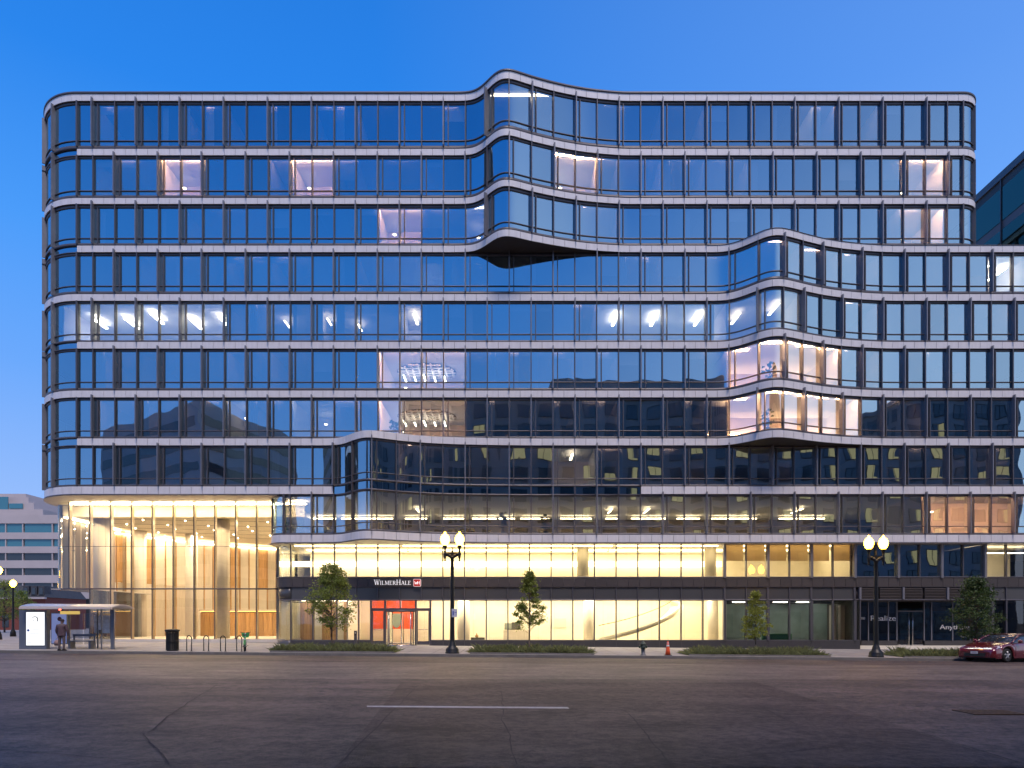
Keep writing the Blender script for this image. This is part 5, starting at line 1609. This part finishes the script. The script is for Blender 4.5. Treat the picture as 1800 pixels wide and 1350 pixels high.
MB().lathe([(.08, 0), (.08, .07), (.1, .07), (.1, .12), (.03, .15)], (0, 0, 0), 10).xform(Matrix.Translation((0, -.11, .46)) @ Matrix.Rotation(math.pi / 2, 4, 'X')).build('outlet', 'hydrant_green', hy)
mat('cone_orange', (0.80, 0.10, 0.02), 0.5); mat('cone_white', (0.75, 0.72, 0.70), 0.4)
x = XP(1174, -9.0)
cn = thing('traffic_cone', (x, -9.0, gz(x, -9.0)), 'orange traffic cone with pale collars near the kerb', 'traffic cone')
MB().box(-.19, .19, -.19, .19, 0, .035).build('base', 'ink', cn)
MB().lathe([(.15, .035), (.115, .28), (.05, .78), (.035, .80), (.02, .78)], (0, 0, 0), 18).build('cone_body', 'cone_orange', cn)
for z0, z1 in ((.50, .60), (.68, .72)):
    r_ = lambda z: .115 - (.065) * (z - .28) / .5 + .003
    MB().lathe([(r_(z0), z0), (r_(z1), z1)], (0, 0, 0), 18).build('collar', 'cone_white', cn)

# ------------------------------------------------------------------ traffic signal seen through the shelter
x = XP(107, 16); y = 16
ts = thing('traffic_signal', (x, y, gz(x, 4)), 'traffic signal showing red beyond the bus shelter', 'traffic light')
MB().tube((0, 0, 0), (0, 0, 2.4), .06).build('post', 'iron', ts)
MB().box(-.17, .17, -.12, .12, 1.75, 2.75).build('signal_head', 'ink', ts)
glow('red_lamp', (1.0, .08, .04), 9)
MB().lathe([(.11, -.13), (.11, -.10)], (0, 0, 0), 12).xform(Matrix.Translation((0, 0, 2.52)) @ Matrix.Rotation(math.pi / 2, 4, 'X') @ Matrix.Translation((0, 0, .26))).build('red_lens', 'red_lamp', ts)
# ------------------------------------------------------------------ road markings, wear and painted gutter light
mat('road_paint', (0.40, 0.38, 0.38), 0.7, var=0.25, nscale=9)
mat('asphalt_patch', (0.062, 0.043, 0.040), 0.62, var=0.22, nscale=0.5, bump=0.9, bscale=42, spec=.3)
mat('asphalt_lit', (0.115, 0.088, 0.078), 0.55, var=0.22, nscale=0.6, bump=0.5, bscale=55, spec=.3)  # paler colour paints in light from the lit windows along the gutter
road_grain('asphalt_patch', .7); road_grain('asphalt_lit', .55)
mat('seam', (0.025, 0.021, 0.021), 0.8)
def road_pt(px, py):
    Y = -30.0
    for _ in range(30):
        X = XP(px, Y); d = (CZ - rz(X, Y)) * F / (py - HY); Y = d - D
    return XP(px, Y), Y
def road_sheet(pts, name, m, lift, n=10, kind='structure'):
    """quad given by pixel corners TL, TR, BR, BL laid on the cambered road"""
    q = [Vector((*road_pt(*p), 0)) for p in pts]
    mb = MB()
    for j in range(n + 1):
        for i in range(n + 1):
            u, v = i / n, j / n
            p = (q[0].lerp(q[1], u)).lerp(q[3].lerp(q[2], u), v)
            mb.v.append((p.x, p.y, rz(p.x, p.y) + lift))
    for j in range(n):
        for i in range(n):
            k = j * (n + 1) + i; mb.face((k + n + 1, k + n + 2, k + 1, k), 0, True)
    return mb.build(name, m, None, kind=kind)
road_sheet([(-300, 1160), (2100, 1172), (2300, 1196), (-500, 1192)], 'gutter_lane', 'asphalt_lit', .004, 24)
road_sheet([(705, 1200), (1330, 1200), (1810, 1350), (588, 1350)], 'asphalt_repair', 'asphalt_patch', .008, 24)
road_sheet([(645, 1241.5), (998, 1244), (1001, 1246.8), (645, 1244)], 'lane_marking', 'road_paint', .014, 8)
rs = random.Random(4)
def crack(p0, p1, name='road_crack', w=.010, wig=10, n=26):
    a, b = Vector((*road_pt(*p0), 0)), Vector((*road_pt(*p1), 0))
    mb = MB(); off = 0
    L = (b - a).length; d = (b - a).normalized(); nn = Vector((-d.y, d.x, 0))
    pts = []
    for i in range(n + 1):
        off += rs.uniform(-1, 1) * .012 * wig * L / n; off *= .9
        pts.append(a.lerp(b, i / n) + nn * off)
    for i, p in enumerate(pts):
        ww = w * rs.uniform(.4, 1.2)
        for s in (-1, 1):
            q = p + nn * ww * s; mb.v.append((q.x, q.y, rz(q.x, q.y) + .0125))
    for i in range(n): mb.face((2 * i, 2 * i + 2, 2 * i + 3, 2 * i + 1))
    mb.build(name, 'seam', None, kind='structure')
for a, b, wg in (((0, 1318), (330, 1345), 10), ((60, 1260), (420, 1300), 12), ((735, 1205), (600, 1345), 3), ((1335, 1202), (1800, 1345), 3), ((1100, 1250), (1180, 1345), 9), ((880, 1215), (900, 1345), 8), ((1330, 1240), (1400, 1275), 8), ((380, 1205), (250, 1290), 8), ((250, 1290), (300, 1345), 10), ((0, 1230), (240, 1236), 5), ((1150, 1348), (1500, 1310), 9)):
    crack(a, b, wig=wg)
# manhole grating
mx, my = road_pt(1740, 1253)
mh = thing('drain_grating', (mx, my, rz(mx, my) + .006), 'rusty rectangular iron drain grating set in the road', 'drain')
mat('rust_iron', (0.10, 0.055, 0.03), 0.6, metal=.5, var=.3, nscale=8)
MB().box(-.52, .52, -.34, .34, -.02, .006).build('grating_bed', 'dark', mh)
for q in range(9): MB().box(-.5 + .115 * q, -.42 + .115 * q, -.3, .3, .006, .014).build('grating_bar', 'rust_iron', mh)
for s in (-1, 1): MB().box(-.52, .52, s * .32 - .02, s * .32 + .02, .0061, .0145).build('grating_rim', 'rust_iron', mh)

# ------------------------------------------------------------------ red coupe
mat('car_red', (0.13, 0.006, 0.014), 0.18, coat=1.0, spec=.6)
mat('car_glass', (0.02, 0.025, 0.035), 0.05, spec=.9)
mat('car_black', (0.012, 0.012, 0.013), 0.5)
mat('alloy', (0.55, 0.55, 0.57), 0.3, metal=.85)
mat('headlamp', (0.55, 0.55, 0.6), 0.12, spec=.8)
mat('plate', (0.62, 0.64, 0.68), 0.4)
def lerp_tab(tab, x):
    return float(np.interp(x, [t[0] for t in tab], [t[1] for t in tab]))
def make_car(loc, rz_, label):
    t = thing('parked_car', loc, label, 'car', None, rz_)
    L = 4.43; WB0, WB1, WR = .92, 3.62, .335
    top = [(0, .52), (.06, .62), (.2, .70), (.6, .80), (1.0, .875), (1.35, .92), (1.6, .94), (3.4, .98), (3.9, 1.0), (4.25, .97), (4.40, .88), (4.43, .70)]
    half = [(0, .68), (.05, .77), (.15, .83), (.35, .86), (.8, .875), (1.4, .885), (3.3, .885), (3.9, .86), (4.25, .78), (4.40, .68), (4.43, .6)]
    xs = sorted(set([0, .03, .06, .1, .15, .2, .28, .35, .45] + [WB0 + (WR + .06) * math.cos(math.pi * k / 12) for k in range(13)] + [WB1 + (WR + .06) * math.cos(math.pi * k / 12) for k in range(13)] + [1.4, 1.6, 1.9, 2.2, 2.5, 2.8, 3.1, 4.1, 4.2, 4.3, 4.36, 4.40, 4.43]))
    def zbot(x):
        for c in (WB0, WB1):
            d = abs(x - c); R = WR + .06
            if d < R: return max(.19, .335 + math.sqrt(R * R - d * d))
        return .19 if .15 < x < 4.2 else .24
    mb = MB(); K = 11
    for x in xs:
        zt, hw, zb = lerp_tab(top, x), lerp_tab(half, x), zbot(x)
        side = [(0.0, .965), (.18, .99), (.45, 1.0), (.70, .985), (.86, .95), (.95, .88), (1.0, .78), (1.03, .55), (1.045, .28), (1.05, 0.0)]
        ring = []
        zb2 = min(zb, zt - .06)
        for f, wf in side:
            z = zb2 + (zt - zb2) * min(f, 1.0) + max(0, f - 1.0) * .55
            ring.append((wf * hw, z))
        full = ring + [(-a, b) for a, b in ring[-2::-1]]
        for yy, z in full: mb.v.append((x, yy, z))
        M = len(full)
    for i in range(len(xs) - 1):
        for k in range(M - 1):
            mb.face((i * M + k, i * M + k + 1, (i + 1) * M + k + 1, (i + 1) * M + k), 0, True)
    mb.face([M - 1 - k for k in range(M)]); e = (len(xs) - 1) * M; mb.face([e + k for k in range(M)])
    mb.build('body', 'car_red', t)
    MB().box(.25, 4.2, -.72, .72, .18, .62).build('underbody', 'car_black', t)
    # cabin
    cab = [(1.28, .90, .76, .90), (1.5, 1.02, .735, .95), (1.8, 1.16, .69, .96), (2.1, 1.28, .64, .96), (2.4, 1.335, .61, .97), (2.8, 1.335, .61, .975), (3.1, 1.29, .61, .98), (3.4, 1.20, .62, .985), (3.7, 1.09, .63, .99), (3.92, 1.01, .64, .995)]
    gm = MB(); rf_ = MB(); n = 5
    for x, zt, hw, zb in cab:
        pts = [(.80, zb - .06), (.5 * (.80 + hw) + .03, .5 * (zb + zt)), (hw, zt - .05), (hw * .8, zt - .015), (0, zt)]
        full = pts + [(-a, b) for a, b in pts[-2::-1]]
        for yy, z in full: gm.v.append((x, yy, z))
    M = 9
    for i in range(len(cab) - 1):
        for k in range(M - 1): gm.face((i * M + k, i * M + k + 1, (i + 1) * M + k + 1, (i + 1) * M + k), 0, True)
    gm.build('cabin_glass', 'car_glass', t)
    for i in range(3, 6):
        for (x, zt, hw, zb) in (cab[i],): pass
    for (x, zt, hw, zb) in cab[3:7]:
        for yy, z in ((hw + .012, zt - .06), (hw * .8, zt), (0, zt + .014), (-hw * .8, zt), (-hw - .012, zt - .06)): rf_.v.append((x, yy, z))
    for i in range(3):
        for k in range(4): rf_.face((i * 5 + k, i * 5 + k + 1, (i + 1) * 5 + k + 1, (i + 1) * 5 + k), 0, True)
    rf_.build('roof', 'car_red', t)
    for s in (-1, 1):
        MB().path([(1.32, s * .79, .90), (1.8, s * .70, 1.15), (2.15, s * .65, 1.27)], .035, 6).build('windscreen_pillar', 'car_red', t)
        MB().path([(2.85, s * .80, .93), (2.75, s * .63, 1.29)], .045, 6).build('door_pillar', 'car_black', t)
        MB().path([(3.2, s * .62, 1.27), (3.6, s * .68, 1.10), (3.95, s * .76, .97)], .06, 6).build('rear_pillar', 'car_red', t)
        mi = MB().lathe([(.02, -.1), (.08, -.07), (.09, .02), (.05, .09)], (0, 0, 0), 10).xform(Matrix.Translation((1.62, s * .98, .98)) @ Matrix.Rotation(math.pi / 2, 4, 'X')); mi.build('door_mirror', 'car_red', t)
        hl = MB(); hl.v = [(.13, s * .70, .60), (.10, s * .50, .585), (.30, s * .52, .715), (.50, s * .74, .76), (.42, s * .85, .70), (.24, s * .815, .63)]
        hl.v = [(a, b, c + .018) for a, b, c in hl.v]; hl.face(range(6)); hl.build('headlight', 'headlamp', t)
        MB().lathe([(.055, 0), (.05, .03)], (0, 0, 0), 12).xform(Matrix.Translation((.085, s * .58, .36)) @ Matrix.Rotation(-math.pi / 2, 4, 'Y')).build('fog_lamp', 'headlamp', t)
        for cx in (WB0, WB1):
            wh = MB().torus((cx, s * .77, WR), WR - .085, .085, 'y', 28, 8, 0, 1.15).build('wheel', 'tyre', t)
            rm = MB().torus((cx, s * .80, WR), .205, .03, 'y', 24, 6)
            for q in range(5):
                a = 2 * math.pi * q / 5 + .3
                for da in (-.13, .13):
                    rm.tube((cx + .05 * math.cos(a), s * .85, WR + .05 * math.sin(a)), (cx + .20 * math.cos(a + da), s * .84, WR + .20 * math.sin(a + da)), .024, .018, 6)
            rm.lathe([(.055, -.02), (.05, .02)], (0, 0, 0), 10)
            for k in range(len(rm.v) - 20, len(rm.v)):
                vx, vy, vz = rm.v[k]; rm.v[k] = (cx + vx, s * (.86 + vz), WR + vy)
            rm.build('rim', 'alloy', wh)
            MB().lathe([(.20, -.02), (.20, .02)], (0, 0, 0), 20).xform(Matrix.Translation((cx, s * .76, WR)) @ Matrix.Rotation(math.pi / 2, 4, 'X')).build('brake_disc', 'car_black', wh)
    gr_ = MB(); gr_.v = [(-.012, -.42, .30), (-.012, .42, .30), (-.008, .5, .44), (-.008, -.5, .44)]; gr_.face((0, 1, 2, 3)); gr_.box(-.02, .1, -.45, .45, .28, .40); gr_.build('grille', 'car_black', t)
    pl = MB().box(-.035, -.02, -.155, .155, .40, .51).build('number_plate', 'plate', t)
    MB().box(-.037, -.0351, -.11, .11, .435, .475).build('plate_characters', 'ink_grey', pl)
    for s in (-1, 1):
        MB().path([(1.45, s * .888, .30), (1.47, s * .888, .86)], .006, 4).build('door_seam', 'car_black', t)
        MB().box(2.35, 2.50, s * .885 - .012, s * .885 + .012, .74, .77).build('door_handle', 'car_red', t)
    return t
cyaw = math.radians(24)
# heading (-cos, -sin); local +x runs from nose to tail; nearside front wheel stands at px 1769
cxw, cyw = XP(1769, -11.25), -11.25
loc = Vector((cxw, cyw, 0)) - Matrix.Rotation(cyaw, 3, 'Z') @ Vector((.92 * 1.2, -.80 * 1.2, 0))
cz0 = rz(loc.x + 1.5, -11.0)
car = make_car((loc.x, loc.y, cz0), cyaw, 'dark red car with alloy wheels at the kerb by the dark storefront')
car.scale = (1.2, 1.2, 1.14)

# ------------------------------------------------------------------ person waiting at the kerb
mat('coat', (0.10, 0.062, 0.075), 0.85, var=.15, nscale=10); mat('trousers', (0.13, 0.10, 0.10), 0.85, var=.1, nscale=10)
mat('skin', (0.36, 0.20, 0.14), 0.6); mat('cap', (0.05, 0.035, 0.035), 0.9); mat('shoe', (0.02, 0.018, 0.018), 0.6); mat('bag', (0.32, 0.20, 0.17), 0.7)
def skin_mesh(name, verts, edges, radii, m, parent, sub=2, root=0):
    me = bpy.data.meshes.new(name); me.from_pydata(verts, edges, [])
    o = bpy.data.objects.new(name, me); COL.objects.link(o)
    md = o.modifiers.new('skin', 'SKIN'); md.use_smooth_shade = True
    sv = me.skin_vertices[0].data if me.skin_vertices else None
    if sv is None:
        o.modifiers.remove(md)
        import bmesh
        bm = bmesh.new(); bm.from_mesh(me); bm.verts.layers.skin.verify(); bm.to_mesh(me); bm.free()
        md = o.modifiers.new('skin', 'SKIN'); md.use_smooth_shade = True
        sv = me.skin_vertices[0].data
    for i, r in enumerate(radii):
        sv[i].radius = r if isinstance(r, tuple) else (r, r)
        sv[i].use_root = (i == root)
    ss = o.modifiers.new('sub', 'SUBSURF'); ss.levels = sub; ss.render_levels = sub
    dg = bpy.context.evaluated_depsgraph_get()
    m2 = bpy.data.meshes.new_from_object(o.evaluated_get(dg))
    bpy.data.objects.remove(o)
    m2.materials.clear(); m2.materials.append(MATS[m])
    return link(name, m2, parent)
px_, pyy = XP(108.5, -9.5), -9.5
pr = thing('person', (px_, pyy, gz(px_, pyy) + .004), 'person in dark coat, grey trousers and cap waiting at the kerb with bag', 'person')
# body: pelvis, spine, neck, head, arms, legs in one surface
V = [(0, 0, .93), (0, .01, 1.10), (0, .0, 1.30), (0, -.0, 1.44), (0, .01, 1.50), (0, .03, 1.56), (0, .04, 1.64),
     (-.20, 0, 1.40), (-.29, .02, 1.14), (-.30, .10, .90), (-.295, .12, .82),
     (.20, 0, 1.40), (.29, .02, 1.14), (.30, .06, .90), (.295, .07, .82),
     (-.10, 0, .86), (-.12, .0, .48), (-.12, -.03, .09), (-.13, .10, .05),
     (.10, 0, .86), (.12, .02, .48), (.12, -.01, .09), (.14, .12, .05)]
E = [(0, 1), (1, 2), (2, 3), (3, 4), (4, 5), (5, 6), (3, 7), (7, 8), (8, 9), (9, 10), (3, 11), (11, 12), (12, 13), (13, 14), (0, 15), (15, 16), (16, 17), (17, 18), (0, 19), (19, 20), (20, 21), (21, 22)]
Rr = [(.17, .13), (.17, .13), (.19, .13), (.13, .09), (.055, .055), (.085, .095), (.075, .085), .075, .058, .042, .036, .075, .058, .042, .036, .105, .078, .052, .045, .105, .078, .052, .045]
body = skin_mesh('body', V, E, Rr, 'trousers', pr)
# coat: torso and sleeves over the body
Vc = [(0, 0, 1.02), (0, .01, 1.22), (0, .0, 1.38), (0, 0, 1.45), (-.22, 0, 1.40), (-.305, .02, 1.14), (-.31, .09, .93), (.22, 0, 1.40), (.305, .02, 1.14), (.31, .055, .93), (0, 0, .80)]
Ec = [(10, 0), (0, 1), (1, 2), (2, 3), (2, 4), (4, 5), (5, 6), (2, 7), (7, 8), (8, 9)]
Rc = [(.225, .17), (.225, .17), (.20, .15), (.10, .085), .092, .078, .064, .092, .078, .064, (.235, .18)]
skin_mesh('coat', Vc, Ec, Rc, 'coat', pr)
hd = MB()
for i in range(9):
    ph = math.pi * i / 8
    for j in range(12):
        th = 2 * math.pi * j / 12
        hd.v.append((.078 * math.sin(ph) * math.cos(th), .04 + .098 * math.sin(ph) * math.sin(th), 1.615 + .125 * math.cos(ph)))
for i in range(8):
    for j in range(12): hd.face((i * 12 + j, i * 12 + (j + 1) % 12, (i + 1) * 12 + (j + 1) % 12, (i + 1) * 12 + j), 0, True)
hd.box(-.014, .014, .13, .158, 1.585, 1.63); hd.box(-.092, -.07, .03, .06, 1.58, 1.64); hd.box(.07, .092, .03, .06, 1.58, 1.64)
hd.build('head', 'skin', pr)
cpm = MB().lathe([(.098, 1.63), (.104, 1.67), (.09, 1.73), (.05, 1.765), (.0, 1.775)], (0, .035, 0), 14); cpm.box(-.07, .07, .10, .20, 1.655, 1.672); cpm.build('cap', 'cap', pr)
for s in (-1, 1):
    wx, wy, wz = (-.295, .12, .80) if s < 0 else (.295, .075, .80)
    hv = [(wx, wy, wz + .04), (wx, wy + .005, wz - .05)]; he = [(0, 1)]; hr = [.030, .040]
    for q, (fy, ln) in enumerate(((-.03, .075), (-.01, .085), (.012, .08), (.032, .062))):
        b = len(hv); hv += [(wx, wy + fy, wz - .07), (wx - s * .012, wy + fy + .004, wz - .07 - ln * .5), (wx - s * .03, wy + fy + .004, wz - .07 - ln * .9)]
        he += [(1, b), (b, b + 1), (b + 1, b + 2)]; hr += [.010, .009, .008]
    b = len(hv); hv += [(wx - s * .01, wy + .05, wz - .03), (wx - s * .02, wy + .065, wz - .08)]; he += [(1, b), (b, b + 1)]; hr += [.011, .009]
    skin_mesh('hand', hv, he, hr, 'skin', pr, 1)
    MB().box(s * .125 - .05, s * .125 + .05, -.10, .17, 0, .055).box(s * .125 - .045, s * .125 + .045, -.09, .04, .0551, .11).build('shoe', 'shoe', pr)
bgt = thing('carrier_bag', (px_ - .31, pyy + .10, gz(px_, pyy) + .28), 'small pinkish carrier bag held low in the left hand', 'bag')
bm_ = MB(); bm_.v = [(-.13, -.05, 0), (.13, -.05, 0), (.13, .05, 0), (-.13, .05, 0), (-.15, -.07, .18), (.15, -.07, .18), (.15, .07, .18), (-.15, .07, .18), (-.10, -.015, .32), (.10, -.015, .32), (.10, .015, .32), (-.10, .015, .32)]
for k in (0, 4):
    for q in ((0, 1, 5, 4), (1, 2, 6, 5), (2, 3, 7, 6), (3, 0, 4, 7)): bm_.face([i + k for i in q], 0, True)
bm_.face((3, 2, 1, 0)); bm_.face((8, 9, 10, 11)); bm_.build('bag_body', 'bag', bgt)
MB().path([(-.07, 0, .31), (-.04, 0, .42), (.04, 0, .42), (.07, 0, .31)], .008, 6).build('handle', 'bag', bgt)

# ------------------------------------------------------------------ plants standing inside the offices
mat('pot', (0.25, 0.22, 0.2), 0.6)
for px, zf_, Yp, hgt, lb_, sd in ((1352, ZP(686.5), -1.2, 1.5, 'leafy potted plant inside the upper lit bulge windows', 41), (1350, ZP(770.7), -1.2, 1.6, 'leafy potted plant inside the lower lit bulge windows', 42), (692, ZP(770.7), .9, 1.5, 'broad-leaved potted plant beside the glowing waffle ceiling', 43), (884, ZP(940), 1.3, 1.7, 'dark potted plant in third-floor window near lamp post', 44), (960, ZP(940), 1.3, 1.6, 'dark potted plant in third-floor window right of its twin', 45), (118, ZP(770.7), 3.0, 1.4, 'bushy potted plant in the rounded corner window', 46), (118, ZP(686.5), 3.0, 1.3, 'leafy potted plant in upper rounded corner window', 47)):
    t = tree('potted_plant', (XP(px, Yp), Yp, zf_ + .01), hgt, .55, .42, lambda f: .6 + .4 * math.sin(3.1 * f), 26, lb_, 'leaf_dark', 22, .15, 'plants inside the offices', sd, .03)
    t['category'] = 'plant'
    MB().lathe([(.13, 0), (.17, .42), (.15, .42), (.15, .38)], (0, 0, 0), 12).build('pot', 'pot', t)
